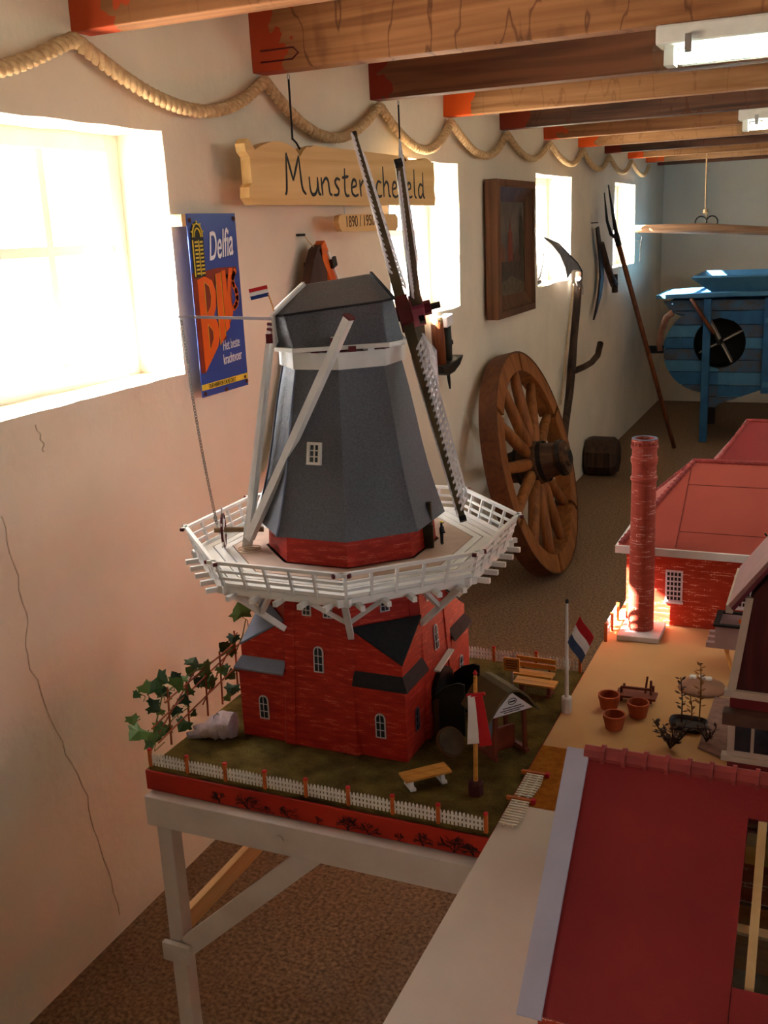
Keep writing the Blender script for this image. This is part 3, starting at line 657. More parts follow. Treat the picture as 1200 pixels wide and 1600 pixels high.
# small sickle on the sill
sk = thing('small_sickle', 'small curved sickle lying on the sill of the scythe window', 'tool', (-.05, 6.0, WZ0))
MB().tube([(-.04, 5.80, 1.372), (-.04, 5.95, 1.40), (-.05, 6.05, 1.46), (-.05, 6.08, 1.53), (-.05, 6.03, 1.50)], [.006, .006, .005, .004, .002], 6).build('blade', IRON, sk)
MB().tube([(-.03, 5.76, 1.376), (-.03, 5.90, 1.376)], .016, 8).build('handle', DARKWOOD, sk)

# --- hay knife on the wall
hk = thing('hay_knife', 'dark curved hay knife with angled wooden grip hung between two windows', 'tool', (.04, 7.2, 1.07))
MB().prism([(.035, 7.07, 1.655), (.035, 7.14, 1.665), (.035, 7.22, 1.55), (.035, 7.30, 1.40), (.035, 7.31, 1.30), (.035, 7.24, 1.20), (.035, 7.10, 1.10), (.035, 7.02, 1.055), (.035, 7.15, 1.20), (.035, 7.21, 1.33), (.035, 7.18, 1.45)], (.012, 0, 0)).build('blade', mat('dark_blade', (44, 38, 34), .5, .2, 20, metal=.3), hk)
MB().tube([(.05, 7.20, 1.55), (.06, 7.34, 1.40), (.07, 7.46, 1.30), (.07, 7.55, 1.26)], [.022, .024, .026, .03], 8).build('grip', DARKWOOD, hk, smooth=True)
MB().tube([(.07, 7.56, 1.33), (.07, 7.58, 1.20)], .022, 8).build('grip_end', DARKWOOD, hk)
MB().tube([(0, 7.09, 1.69), (.05, 7.09, 1.69)], .004, 6).build('nail', IRON, hk)

# --- long two-tined fork leaning into the corner
fk = thing('long_pitchfork', 'long slender two-tined pitchfork with red-brown shaft leaning by the last window', 'tool', (.47, 7.88, 0))
a, bq = Vector((.475, 7.885, .012)), Vector((.135, 7.30, 1.58))
MB().tube([a, a.lerp(bq, .5), bq], [.016, .017, .017], 10).build('shaft', BROWNPOLE, fk, smooth=True)
MB().tube([bq, bq.lerp(Vector((.10, 7.16, 1.93)), .4), (.10, 7.16, 1.93)], [.016, .012, .004], 8).build('tine', IRON, fk)
MB().tube([bq, bq+Vector((-.02, -.10, .03)), bq+Vector((-.04, -.14, .12)), bq+Vector((-.05, -.19, .30))], [.012, .012, .010, .003], 8).build('tine', IRON, fk)
MB().tube([a.lerp(bq, .97), bq.lerp(a, -.02)], .021, 10).build('ferrule', IRON, fk)

# --- old hub block on the floor
hbk = thing('old_wheel_hub', 'dark weathered wooden wheel hub lying by the wall', 'wheel hub', (.13, 6.95, 0))
rr = [(.135*math.cos(PI/8+k*PI/4)*random.uniform(.93, 1.05), .135*math.sin(PI/8+k*PI/4)*random.uniform(.93, 1.05)) for k in range(8)]
MB().loft([[(.02, 6.95+p*.85, .128+q*.95) for p, q in rr], [(.05, 6.95+p, .128+q*1.0) for p, q in rr], [(.20, 6.95+p, .128+q) for p, q in rr], [(.235, 6.95+p*.8, .128+q*.8) for p, q in rr]]).build('block', DARKWOOD, hbk)
MB().lathe([(.035, 0), (.035, .004)], (.2335, 6.95, .128), 14, (1, 0, 0)).build('bore', BLACK, hbk)

# --- hanging swingletree
st_ = thing('swingletree', 'long wooden swingletree bar with iron rings hung on a rope', 'swingletree', (.58, 8.36, 1.57))
WBAR = wood_mat('pale_bar', (160, 122, 92), (126, 92, 66), 'x', .6)
MB().tube([(.03, 8.36, 1.630), (.10, 8.36, 1.628), (.58, 8.36, 1.610), (1.08, 8.36, 1.570), (1.16, 8.36, 1.562)], [.026, .030, .042, .032, .028], 10).build('bar', WBAR, st_, smooth=True)
for xx in (.555, .635):
    MB().tube([(xx+.042*math.cos(k*PI/8), 8.36, 1.655+.045*math.sin(k*PI/8)) for k in range(17)], .006, 6).build('ring', IRON, st_)
MB().tube([(.58, 8.36, 2.15), (.585, 8.36, 1.74), (.595, 8.36, 1.69)], .006, 6).build('rope', ROPE, st_)
MB().lathe([(.0, -.02), (.02, -.012), (.022, 0), (.016, .014), (0, .02)], (.588, 8.36, 1.735), 10).build('rope_knot', ROPE, st_)
for xx, zz in ((.09, 1.60), (1.09, 1.54)):
    MB().tube([(xx, 8.36, zz), (xx+.03, 8.36, zz-.03), (xx+.02, 8.36, zz-.07), (xx-.01, 8.36, zz-.06)], .005, 6).build('hook', IRON, st_)
    MB().tube([(xx+.02, 8.36, zz-.06), (xx+.015, 8.36, zz-.22)], .004, 5).build('link', IRON, st_)

# --- blue winnowing machine
wm = thing('winnowing_machine', 'old blue-painted wooden winnowing machine with round fan opening at the far wall', 'machine', (.7, 8.6, 0))
BLU = [mat('old_blue_paint', (40, 98, 142), .6, .1, 9, rgb2=(34, 78, 118)), mat('old_blue_worn', (48, 94, 130), .65, .1, 14, rgb2=(80, 68, 60)), mat('old_blue_bright', (70, 124, 158), .55, .1, 9, rgb2=(56, 106, 142))]
FYm, BYm = 8.6, 9.35
zs = [1.06, .975, .865, .765, .675, .585, .49, .385, .29, .20]
def lx(z):      # left outline of the drum end
    if z > .95: return .25 + (1.06-z)*.75
    c, r = (.60, .66), .335
    q = r*r - (z-c[1])**2
    return max(.27, c[0] - math.sqrt(max(q, .0)))
def rx(z): return 1.55 if z > .36 else 1.05 - (.36-z)*2.6
HC, HR = (.70, .72), .20          # fan opening
for i in range(len(zs)-1):
    zt, zb = zs[i]-.003, zs[i+1]+.003
    for side in (0, 1):
        mb = MB(); n = 4
        for k in range(n):
            za, zc = zt+(zb-zt)*k/n, zt+(zb-zt)*(k+1)/n
            def span(z):
                q = HR*HR-(z-HC[1])**2; w = math.sqrt(q) if q > 0 else 0
                return (lx(z), HC[0]-w) if side == 0 else (HC[0]+w, rx(z))
            (a0, a1), (b0, b1) = span(za), span(zc)
            if a1-a0 < .01 and b1-b0 < .01: continue
            mb.add([(a0, FYm, za), (a1, FYm, za), (b1, FYm, zc), (b0, FYm, zc), (a0, FYm+.022, za), (a1, FYm+.022, za), (b1, FYm+.022, zc), (b0, FYm+.022, zc)],
                   [(0, 1, 2, 3), (7, 6, 5, 4), (0, 4, 5, 1), (2, 6, 7, 3), (0, 3, 7, 4), (1, 5, 6, 2)])
        if mb.v: mb.build('plank', BLU[(i+side*2) % 3 if i % 4 else 1], wm)
# drum shell, back, roof box
rng = [(lx(z)+.004, z) for z in [1.04, .96, .93, .90, .85, .78, .70, .62, .54, .46, .40, .36]] + [(.50, .335), (.62, .325), (.75, .33)]
sh = MB()
for (x1, z1), (x2, z2) in zip(rng, rng[1:]):
    sh.add([(x1, FYm+.02, z1), (x2, FYm+.02, z2), (x2, BYm, z2), (x1, BYm, z1), (x1+.012, FYm+.02, z1), (x2+.012, FYm+.02, z2+.01), (x2+.012, BYm, z2+.01), (x1+.012, BYm, z1)],
           [(0, 1, 2, 3), (7, 6, 5, 4), (0, 4, 5, 1), (2, 6, 7, 3), (0, 3, 7, 4), (1, 5, 6, 2)])
sh.build('drum_shell', BLU[0], wm)
MB().b2((.30, BYm, .32), (1.55, BYm+.02, 1.06)).build('back_board', BLU[0], wm)
MB().add([(.20, FYm-.03, 1.075), (1.6, FYm-.03, 1.10), (1.6, BYm+.03, 1.10), (.20, BYm+.03, 1.075), (.20, FYm-.03, 1.105), (1.6, FYm-.03, 1.13), (1.6, BYm+.03, 1.13), (.20, BYm+.03, 1.105)],
         [(0, 3, 2, 1), (4, 5, 6, 7), (0, 1, 5, 4), (1, 2, 6, 5), (2, 3, 7, 6), (3, 0, 4, 7)]).build('top_board', BLU[2], wm)
hp = MB()
lo = [(.62, FYm+.03), (1.5, FYm+.03), (1.5, BYm-.05), (.62, BYm-.05)]; hi = [(.47, FYm-.06), (1.65, FYm-.06), (1.65, BYm+.05), (.47, BYm+.05)]
for i in range(4):
    j = (i+1) % 4
    MB().add([(*lo[i], 1.12), (*lo[j], 1.12), (*hi[j], 1.235), (*hi[i], 1.235)] + [(lo[k][0]+(1 if k in (0, 3) else -1)*.02, lo[k][1]+(1 if k < 2 else -1)*.02, 1.12) for k in (i, j)] + [(hi[k][0]+(1 if k in (0, 3) else -1)*.02, hi[k][1]+(1 if k < 2 else -1)*.02, 1.25) for k in (j, i)],
             [(0, 1, 2, 3), (4, 7, 6, 5), (3, 2, 6, 7), (0, 4, 5, 1), (0, 3, 7, 4), (1, 5, 6, 2)]).build('hopper_board', BLU[i % 2 and 0 or 2], wm)
for xx in (.575, 1.03):
    MB().b2((xx, FYm-.05, -.0762 if xx < .9 else .33), (xx+.058, FYm-.002, 1.07)).build('post', BLU[0], wm, bevel=.004)
for xx, yy in ((.55, BYm+.0), (1.45, BYm+.0), (1.45, FYm+.03)):
    MB().b2((xx, yy, -.0762), (xx+.06, yy+.05, .42)).build('leg', mat('dark_leg', (44, 34, 30), .7, .1, 10), wm)
MB().lathe([(.0, 0), (.30, 0), (.30, .012), (0, .012)], (HC[0], FYm+.33, HC[1]), 28, (0, 1, 0)).build('drum_inside', BLACK, wm)
MB().lathe([(HR+.012, -.004), (HR-.004, -.004), (HR-.004, .20), (HR+.012, .20)], (HC[0], FYm+.02, HC[1]), 32, (0, 1, 0), close=True).build('fan_opening', BLACK, wm)
for k in range(4):
    t = k*PI/2 + .5; d = Vector((math.cos(t), 0, math.sin(t)))
    MB().bar(Vector((HC[0], FYm+.15, HC[1])) + d*.02, Vector((HC[0], FYm+.15, HC[1])) + d*.19, .10, .012, (-math.sin(t), 0, math.cos(t))).build('fan_blade', PALEBOARD, wm)
MB().tube([(HC[0], FYm-.06, HC[1]), (HC[0], FYm+.4, HC[1])], .012, 8).build('axle', IRON, wm)
MB().tube([(.48, FYm-.075, 1.08), (.58, FYm-.08, .93), (.665, FYm-.07, .80)], [.014, .016, .016], 8).build('crank_handle', BROWNPOLE, wm, smooth=True)
MB().tube([(.665, FYm-.07, .81), (HC[0], FYm-.06, HC[1])], .010, 8).build('crank', IRON, wm)
MB().b2((1.07, FYm-.04, .42), (1.5, FYm-.004, 1.0)).build('sieve_door', wood_mat('orange_door', (196, 120, 56), (160, 88, 38), 'z', .5), wm)
for zz in (.38, .88): MB().b2((1.04, FYm-.055, zz), (1.55, FYm-.036, zz+.04)).build('batten', BLU[2], wm)
# bent lever at the left end
MB().tube([(.335, FYm-.02, .965), (.29, FYm-.02, .93), (.25, FYm-.02, .83), (.235, FYm-.02, .72), (.245, FYm-.02, .66)], [.03, .028, .026, .026, .024], 10).build('bent_lever', mat('bare_wood_lever', (140, 96, 76), .6, .15, 12), wm, smooth=True)
MB().b2((.14, FYm-.03, .64), (.27, FYm+.02, .70)).build('lever_weight', BLACK, wm)

# the machine stands a little in front of the far wall
CAMP = Vector((1.586, 0, 1.70)); wm.location = CAMP + (Vector(wm.location) - CAMP)*.957; wm.scale = (.957,)*3

# ================================================================== TABLES
ZT = 0.75
mt = thing('trestle_table', 'white-painted wooden trestle table with diagonal braces carrying the windmill model', 'table', (.78, 1.74, 0))
AX0, AX1, AY0, AY1 = .447, 1.112, 1.372, 2.06
MB().b2((AX0, AY0, .640), (AX1, AY0+.028, .700)).build('apron', TRESTLE, mt, bevel=.002)
MB().b2((AX0, AY1-.028, .640), (AX1, AY1, .700)).build('apron', TRESTLE, mt, bevel=.002)
MB().b2((AX0, AY0+.028, .640), (AX0+.028, AY1-.028, .698)).build('apron', TRESTLE, mt, bevel=.002)
MB().b2((AX1-.028, AY0+.028, .640), (AX1, AY1-.028, .698)).build('apron', TRESTLE, mt, bevel=.002)
for (x, y) in ((.462, AY0+.008), (AX1-.035, AY0+.03), (AX1-.035, AY1-.06)):
    MB().b2((x, y, 0), (x+.032, y+.032, .645)).build('leg', TRESTLE, mt, bevel=.002)
MB().bar((.497, AY0+.014, .374), (.795, AY0+.014, .648), .012, .040, (0, 0, 1)).build('brace', TRESTLE, mt, bevel=.001)
MB().bar((.470, AY0+.042, .398), (.470, AY1-.03, .398), .016, .042, (0, 0, 1)).build('stretcher', PINE2, mt, bevel=.001)
MB().b2((.452, AY0-.006, .346), (.514, AY0+.006, .386)).build('cross_cleat', TRESTLE, mt, bevel=.002)
MB().lathe([(.009, 0), (.009, .003)], (.497, AY0-.007, .368), 14, (0, -1, 0)).build('bolt', TRESTLE, mt)
MB().lathe([(.008, 0), (.008, .003)], (.735, AY0-.001, .672), 14, (0, -1, 0)).build('bolt', TRESTLE, mt)

lt = thing('long_display_table', 'long pale-topped display table running beside the windmill under the red-roofed models', 'table', (1.6, 1.2, 0))
MB().b2((1.12, .55, .732), (2.25, 1.497, ZT-.0006)).build('top_panel', PALEBOARD, lt)
MB().b2((1.1205, 1.4975, .732), (2.25, 1.712, ZT-.0002)).build('sand_panel', SANDROAD, lt)
MB().b2((1.12, 1.7125, .732), (2.25, 3.45, ZT-.0006)).build('top_panel', FIBRE, lt)
for y in (.60, 1.95, 3.38):
    MB().b2((1.20, y, .66), (2.2, y+.04, .731)).build('crossrail', TRESTLE, lt)
    for x in (1.21, 2.14): MB().b2((x, y, 0), (x+.05, y+.05, .66)).build('leg', TRESTLE, lt)

# ================================================================== WINDMILL BASE BOARD
BX0, BX1, BY0, BY1 = .438, 1.1185, 1.394, 2.075
mbse = thing('model_base', 'square grassy base board with red painted edge under the windmill', 'base board', (.78, 1.73, .70))
MB().b2((BX0, BY0, .7015), (BX1, BY1, .742)).build('edge_board', RED_EDGE, mbse, bevel=.002)
# uneven flocked top
nx = 34; gm = MB()
for j in range(nx+1):
    for i in range(nx+1):
        x, y = BX0+.003+(BX1-BX0-.006)*i/nx, BY0+.003+(BY1-BY0-.006)*j/nx
        gm.v.append(Vector((x, y, ZT - .0018 + .0012*noise.noise(Vector((x*22, y*22, 0))) - (.004 if i in (0, nx) or j in (0, nx) else 0))))
for j in range(nx):
    for i in range(nx): a = j*(nx+1)+i; gm.f.append((a, a+1, a+nx+2, a+nx+1))
o_ = len(gm.v); gm.add([(BX0+.003, BY0+.003, .7425), (BX1-.003, BY0+.003, .7425), (BX1-.003, BY1-.003, .7425), (BX0+.003, BY1-.003, .7425)], [(0, 3, 2, 1)])
g_ = gm.build('grass_mat', GRASS, mbse, smooth=True)
# branches painted on the red edge
def twig(p, ang, L, d, mb):
    q = (p[0] + math.cos(ang)*L, p[1] + math.sin(ang)*L*.9)
    if not (.7025 < q[1] < .7415) or q[0] > BX1: return
    mb.bar((p[0], BY0-.0004, p[1]), (q[0], BY0-.0004, q[1]), .0005, .0011 if d > 2 else .0007, (math.sin(ang), 0, -math.cos(ang)))
    if d > 0:
        for _ in range(2 if d > 1 else 1): twig(q, ang + random.uniform(-.9, .9), L*random.uniform(.6, .95), d-1, mb)
        if random.random() < .5: twig(q, ang + random.choice((-1.1, 1.1)), L*.6, d-1, mb)
for k, (x0, big) in enumerate(((.60, 1), (.66, 2), (.70, 0), (.745, 1), (.80, 0), (.86, 2), (.90, 1), (.955, 0), (1.0, 1), (1.055, 2), (1.09, 1))):
    mb = MB()
    for r_ in range(2 + big*2): twig((x0, .703), PI/2 + random.uniform(-1.1, 1.1), .006 + .003*big, 3, mb)
    if mb.v: mb.build('painted_twig', BLACK, mbse)

# ================================================================== WINDMILL
MX, MY = .728, 1.7425
wmill = thing('windmill_model', 'tall scale model of a grey Dutch gallery windmill on a red brick base', 'windmill model', (MX, MY, ZT))
def OV(k, r, z, ap=False):
    a = math.radians(22.5 + 45*k); return Vector((MX + r*math.cos(a), MY + r*math.sin(a), z))
def octo(r, z): return [OV(k, r, z) for k in range(8)]
AP = math.cos(PI/8)
def tr(z): return (.181 - (z-.75)*.062)/AP        # tower vertex radius
MB().loft([octo(tr(z), z) for z in (.750, .9, 1.02, 1.112)]).build('tower_wall', RED_BRICK, wmill)
for k in range(8):      # corner strips
    a = math.radians(22.5+45*k); mb = MB(); rings = []
    for z in (.75, .93, 1.108):
        V = OV(k, tr(z)+.0025, z); L_ = OV(k-1, tr(z)+.0025, z); R_ = OV(k+1, tr(z)+.0025, z)
        c = Vector((MX, MY, z)); dl = (L_-V).normalized()*.020; dr = (R_-V).normalized()*.020; inn = (c-V).normalized()*.006
        rings.append([V+dl, V, V+dr, V+dr+inn, V+inn*1.1, V+dl+inn])
    mb.loft(rings).build('pilaster', RED_BRICK, wmill)
def arch_window(c, ex, n, w, h, par, name='window', m=None, bars=True):
    """arched window on a wall: c = sill centre, ex = across, n = outward"""
    ex = Vector(ex).normalized(); n = Vector(n).normalized(); c = Vector(c); ez = n.cross(ex); ez = -ez if ez.z < 0 else ez
    def outline(w_, h_, z0=0.0):
        pts = [(-w_/2, z0), (w_/2, z0)]; hh = h_-w_/2
        pts += [(w_/2*math.cos(t*PI/8), hh + w_/2*math.sin(t*PI/8)) for t in range(9)]
        return pts
    root = MB().prism([c + ex*a + ez*b_ + n*.0005 for a, b_ in outline(w, h)], n*.0016).build(name, m or mat('model_window_white', (196, 190, 192), .5, .05, 60), par)
    i = outline(w-.0055, h-.0028, .0028)
    MB().prism([c + ex*a + ez*b_ + n*.0021 for a, b_ in i], n*.0004).build('pane', MGLASS, root)
    if bars:
        mb = MB(); mb.bar(c+n*.003, c+ez*(h-.002)+n*.003, .0012, .0012)
        for t in (.34, .64): mb.bar(c+ez*h*t-ex*(w/2-.002)+n*.003, c+ez*h*t+ex*(w/2-.002)+n*.003, .0012, .0012)
        mb.build('glazing_bar', m or MATS['model_window_white'], root)
    return root
def tower_pt(face, z, s=0.0):
    a = math.radians(45*face); d = Vector((math.cos(a), math.sin(a), 0)); t = Vector((-d.y, d.x, 0))
    return Vector((MX, MY, z)) + d*(tr(z)*AP) + t*s, t, d
for face in (6, 0, 2, 4):
    p, t, d = tower_pt(face, .905, 0.0); arch_window(p, t, d + Vector((0, 0, .06)), .021, .052, wmill)
    for s in (-.022, .022):
        p, t, d = tower_pt(face, 1.014, s); r_ = arch_window(p, t, d + Vector((0, 0, .06)), .019, .034, wmill)
for face in (5, 7, 1, 3):
    p, t, d = tower_pt(face, 1.02, 0.0); arch_window(p, t, d + Vector((0, 0, .06)), .019, .034, wmill)
# corner blocks squaring the foot
SQ = .1755
for q, (sx_, sy_) in enumerate(((1, -1), (-1, -1), (1, 1), (-1, 1))):
    vx = SQ*math.tan(PI/8)
    a_, c_, b_ = (MX+sx_*vx, MY+sy_*SQ), (MX+sx_*SQ, MY+sy_*SQ), (MX+sx_*SQ, MY+sy_*vx)
    inn = (MX+sx_*vx*.9, MY+sy_*vx*.9)
    blk = MB().prism([(*a_, ZT), (*c_, ZT), (*b_, ZT), (*inn, ZT)], (0, 0, .147)).build('corner_block', RED_BRICK, wmill)
    s2 = .966
    a2, c2, b2 = [(MX+(p[0]-MX)*s2, MY+(p[1]-MY)*s2) for p in (a_, c_, b_)]
    i2 = inn
    zt, zc = .998, .938
    MB().add([(*a2, .89), (*c2, .89), (*b2, .89), (*i2, .89), (*a2, zt), (*c2, zc), (*b2, zt), (*i2, zt+.01)],
             [(0, 1, 5, 4), (1, 2, 6, 5), (2, 3, 7, 6), (3, 0, 4, 7), (4, 5, 6, 7), (3, 2, 1, 0)]).build('upper_block', RED_BRICK, blk)
    # triangular roof
    a3, c3, b3 = [(MX+(p[0]-MX)*1.006, MY+(p[1]-MY)*1.006) for p in (a2, c2, b2)]
    felt = SLATE if q == 1 else FELT_DARK
    MB().prism([(*a3, zt+.001), (*c3, zc+.001), (*b3, zt+.001)], (0, 0, .004)).build('triangle_roof', felt, blk)
    # ledge roofs on both faces
    for p, r_ in ((a_, c_), (b_, c_)):
        P_, R_ = Vector((*p, 0)), Vector((*r_, 0)); out = Vector((0, sy_, 0)) if p is a_ else Vector((sx_, 0, 0))
        e = (R_-P_).normalized(); R2 = R_ + e*.007
        MB().add([P_-out*.006+Vector((0, 0, .918)), R_-e*.006-out*.006+Vector((0, 0, .918)), R2+out*.007+Vector((0, 0, .896)), P_+out*.007+Vector((0, 0, .896)),
                  P_-out*.006+Vector((0, 0, .914)), R_-e*.006-out*.006+Vector((0, 0, .914)), R2+out*.007+Vector((0, 0, .892)), P_+out*.007+Vector((0, 0, .892))],
                 [(0, 1, 2, 3), (7, 6, 5, 4), (0, 4, 5, 1), (1, 5, 6, 2), (2, 6, 7, 3), (3, 7, 4, 0)]).build('ledge_roof', felt if q == 1 else mat('brown_felt', (58, 48, 46), .85, .1, 80) if p is b_ else FELT_DARK, blk)
        mid = (P_*.5+R_*.5); z0 = .792
        if not (q == 0 and p is b_):
            arch_window((mid.x, mid.y, z0), e, out, .021, .050, blk)
        else:
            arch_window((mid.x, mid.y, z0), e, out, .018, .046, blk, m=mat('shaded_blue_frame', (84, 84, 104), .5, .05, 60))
# arched double door on the right face
dp, dt, dd = tower_pt(0, ZT, 0.0)
ow = MB().prism([(MX+.1765, MY + y_, ZT+z_) for y_, z_ in [(-.052, .001), (.052, .001), (.052, .075)] + [(.052*math.cos(t*PI/8), .075+.04*math.sin(t*PI/8)) for t in range(1, 8)] + [(-.052, .075)]], (.009, 0, 0)).build('door_opening', BLACK, wmill)
DGR = mat('black_green_door', (30, 32, 26), .5, .1, 40)
for y_, ang in ((-.053, .10), (.053, -.12)):
    e = Vector((math.cos(ang), math.sin(ang), 0)); h0 = Vector((MX+.186, MY+y_, ZT+.002)); th = Vector((-e.y, e.x, 0))*.004
    z_ = [(0, 0), (.058, 0), (.058, .108), (.045, .110), (.02, .100), (0, .082)]
    MB().prism([h0 + e*a + Vector((0, 0, bb)) - th/2 for a, bb in z_], th).build('door_leaf', DGR, wmill)
MB().b2((MX+.186, MY-.064, ZT), (MX+.194, MY-.055, ZT+.075)).build('door_jamb', mat('brown_jamb', (84, 58, 38), .6, .1, 30), wmill)
# slanting door hood strip
MB().bar((MX+.182, MY-.03, .872), (MX+.182, MY+.052, .884), .012, .004).build('door_hood', WHITE, wmill)

# ---- gallery
GZ = 1.112; GR = .316
MB().loft([octo(.236, GZ-.008), octo(.236, GZ)]).build('gallery_floor', DECK, wmill)
for k in range(8):
    for j in range(4):
        r1, r2 = .239 + j*.0195, .239 + j*.0195 + .0165
        p = [OV(k, r1, GZ-.006), OV(k+1, r1, GZ-.006), OV(k+1, r2, GZ-.006), OV(k, r2, GZ-.006)]
        MB().prism(p, (0, 0, .006)).build('gallery_plank', WHITE if k in (3, 4, 1, 2) else WHITE, wmill)
for k in range(8):      # outer beams and joists
    a, bq = OV(k, .308, GZ-.014), OV(k+1, .308, GZ-.014); d = (bq-a).normalized()
    MB().bar(a-d*.012, bq+d*.012, .010, .014).build('edge_beam', WHITE, wmill)
    mid = (a+bq)/2; out = (mid-Vector((MX, MY, mid.z))).normalized()
    for s in (-.40, -.20, 0, .20, .40):
        p = mid + d*s*(bq-a).length
        MB().bar(p - out*.06 + Vector((0, 0, -.006)), p + out*.030 + Vector((0, 0, -.006)), .008, .009).build('joist', WHITE, wmill)
    # struts at the vertices
    v0, v1 = OV(k, tr(.985)+.004, .985), OV(k, .300, GZ-.020)
    s_ = MB().bar(v0, v1, .011, .011).build('strut', WHITE, wmill)
    m0 = v0.lerp(v1, .42)
    for kk in (k-1, k+1):
        e = OV(kk, .296, GZ-.020); t = OV(k, .296, GZ-.020).lerp(e, .36)
        MB().bar(m0, t, .008, .008).build('side_brace', WHITE, s_)
# railing
RZ, RR, RB = 1.153, .327, .313
def rail_pt(k, s, h):       # s 0..1 along the side, h 0..1 up the leaning rail
    a, bq = OV(k, RB+(RR-RB)*h, GZ-.004+(RZ-GZ+.004)*h), OV(k+1, RB+(RR-RB)*h, GZ-.004+(RZ-GZ+.004)*h); return a.lerp(bq, s)
for k in range(8):
    for h, w in ((.30, .0035), (.62, .0035)):
        MB().bar(rail_pt(k, 0, h), rail_pt(k, 1, h), w, w*1.4).build('rail', WHITE, wmill)
    a, bq = rail_pt(k, 0, 1), rail_pt(k, 1, 1); d = (bq-a).normalized()
    tp = MB().bar(a-d*.014, bq+d*.014, .007, .006).build('top_rail', WHITE, wmill)
    for e, sg_ in ((a, -1), (bq, 1)):
        MB().bar(e+d*sg_*.012, e+d*sg_*.0165, .0074, .0064).build('painted_end', DKRED, tp)
    for s in (.02, .21, .40, .60, .79):
        p, q = rail_pt(k, s, -.25), rail_pt(k, s, 1)
        MB().bar(p, q, .0055, .005, (d.x, d.y, 0)).build('rail_post', WHITE, wmill)
# ---- skirt and thatched body
MB().loft([octo(.1655, GZ-.002), octo(.160, 1.19)]).build('brick_skirt', RED_BRICK, wmill)
body_prof = [(.1845, 1.166), (.176, 1.19), (.1655, 1.225), (.1545, 1.265), (.1445, 1.31), (.135, 1.36), (.124, 1.415), (.111, 1.47)]
MB().loft([octo(r, z) for r, z in body_prof]).build('mill_body', FELT, wmill)
# a lifted felt edge down the two left-hand seams
for k in (4, 5):
    pts = [OV(k, r+.001, z) for r, z in body_prof]
    MB().tube(pts, .0022, 6).build('felt_seam', SLATE, wmill)
# body window on the front face
def body_r(z):
    for (r1, z1), (r2, z2) in zip(body_prof, body_prof[1:]):
        if z1 <= z <= z2: return r1+(r2-r1)*(z-z1)/(z2-z1)
for face, zc_ in ((6, 1.318), (2, 1.318)):
    d = Vector((math.cos(PI/4*face), math.sin(PI/4*face), 0)); t = Vector((-d.y, d.x, 0)); rr_ = body_r(zc_)*AP
    c = Vector((MX, MY, zc_)) + d*(rr_+.003); upv = Vector((0, 0, 1)) - d*.21; upv.normalize(); n = t.cross(upv); n = -n if n.dot(d) < 0 else n
    R3 = Matrix((t, upv, n)).transposed()
    fr = MB()
    for bx, sz in (((-.0115, 0), (.005, .041)), ((.0115, 0), (.005, .041)), ((0, .018), (.018, .005)), ((0, -.018), (.018, .005))):
        fr.box(c + t*bx[0] + upv*bx[1], (sz[0], sz[1], .008), R3)
    fo = fr.build('body_window', WHITE, wmill)
    MB().box(c - n*.002, (.018, .031, .002), R3).build('pane', MGLASS, fo)
    br = MB().box(c, (.0022, .031, .003), R3)
    for s in (-.0055, .0055): br.box(c + upv*s, (.018, .0022, .003), R3)
    br.build('glazing_bar', WHITE, fo)
# gallery door (dark olive, open) on the right-front facet with a shutter piece above
d = Vector((math.cos(PI/4*7), math.sin(PI/4*7), 0)); t = Vector((-d.y, d.x, 0))
OL = mat('olive_door', (66, 58, 40), .6, .12, 40)
MB().b2((.872, 1.7435, GZ), (.899, 1.748, GZ+.046)).build('gallery_door', OL, wmill)
MB().prism([(.8835, 1.740, GZ+.047), (.8985, 1.740, GZ+.049), (.897, 1.740, GZ+.092), (.872, 1.740, GZ+.088)], (0, .006, 0)).build('gallery_shutter', OL, wmill)
MB().b2((.868, 1.741, GZ), (.8715, 1.748, GZ+.044)).build('door_post', WHITE, wmill)

# ---- collar, cap
cl = MB().loft([octo(.1185, 1.466), octo(.1185, 1.496)]).build('collar', WHITE, wmill)
TH = math.radians(27)
U = Vector((math.cos(TH), math.sin(TH), 0)); V_ = Vector((math.sin(TH), -math.cos(TH), 0)); Z_ = Vector((0, 0, 1)); MC0 = Vector((MX, MY, 0))
def L3(u, v, z): return MC0 + U*u + V_*v + Z_*z
for k in range(22):     # little maroon and white curb blocks
    t = 2*PI*k/22; p = L3(.112*math.cos(t), .112*math.sin(t), 1.502); d = (p-L3(0, 0, 1.502)).normalized(); R3 = Matrix.Rotation(math.atan2(d.y, d.x), 3, 'Z')
    MB().box(p, (.02, .013, .010), R3).build('curb_block', DKRED if k % 2 else WHITE, wmill)
MB().loft([octo(.108, 1.494), octo(.108, 1.512)]).build('curb_ring', DKRED, wmill)
def cap_ring(ub, uf, hw, zb, zf, ch):
    pts = [(ub, -hw+ch), (ub+ch*.8, -hw), (uf-ch*.8, -hw), (uf, -hw+ch), (uf, hw-ch), (uf-ch*.8, hw), (ub+ch*.8, hw), (ub, hw-ch)]
    return [L3(u, v, zb+(zf-zb)*(u-ub)/(uf-ub)) for u, v in pts]
cap = MB().loft([cap_ring(-.118, .112, .112, 1.506, 1.508, .040), cap_ring(-.121, .106, .109, 1.530, 1.535, .036), cap_ring(-.120, .096, .099, 1.562, 1.582, .026), cap_ring(-.062, .060, .012, 1.611, 1.625, .006)]).build('cap', FELT, wmill, bevel=.003)
MB().loft([cap_ring(-.122, .117, .1165, 1.500, 1.502, .042), cap_ring(-.122, .117, .1165, 1.507, 1.510, .042)]).build('cap_skirt', WHITE, wmill)
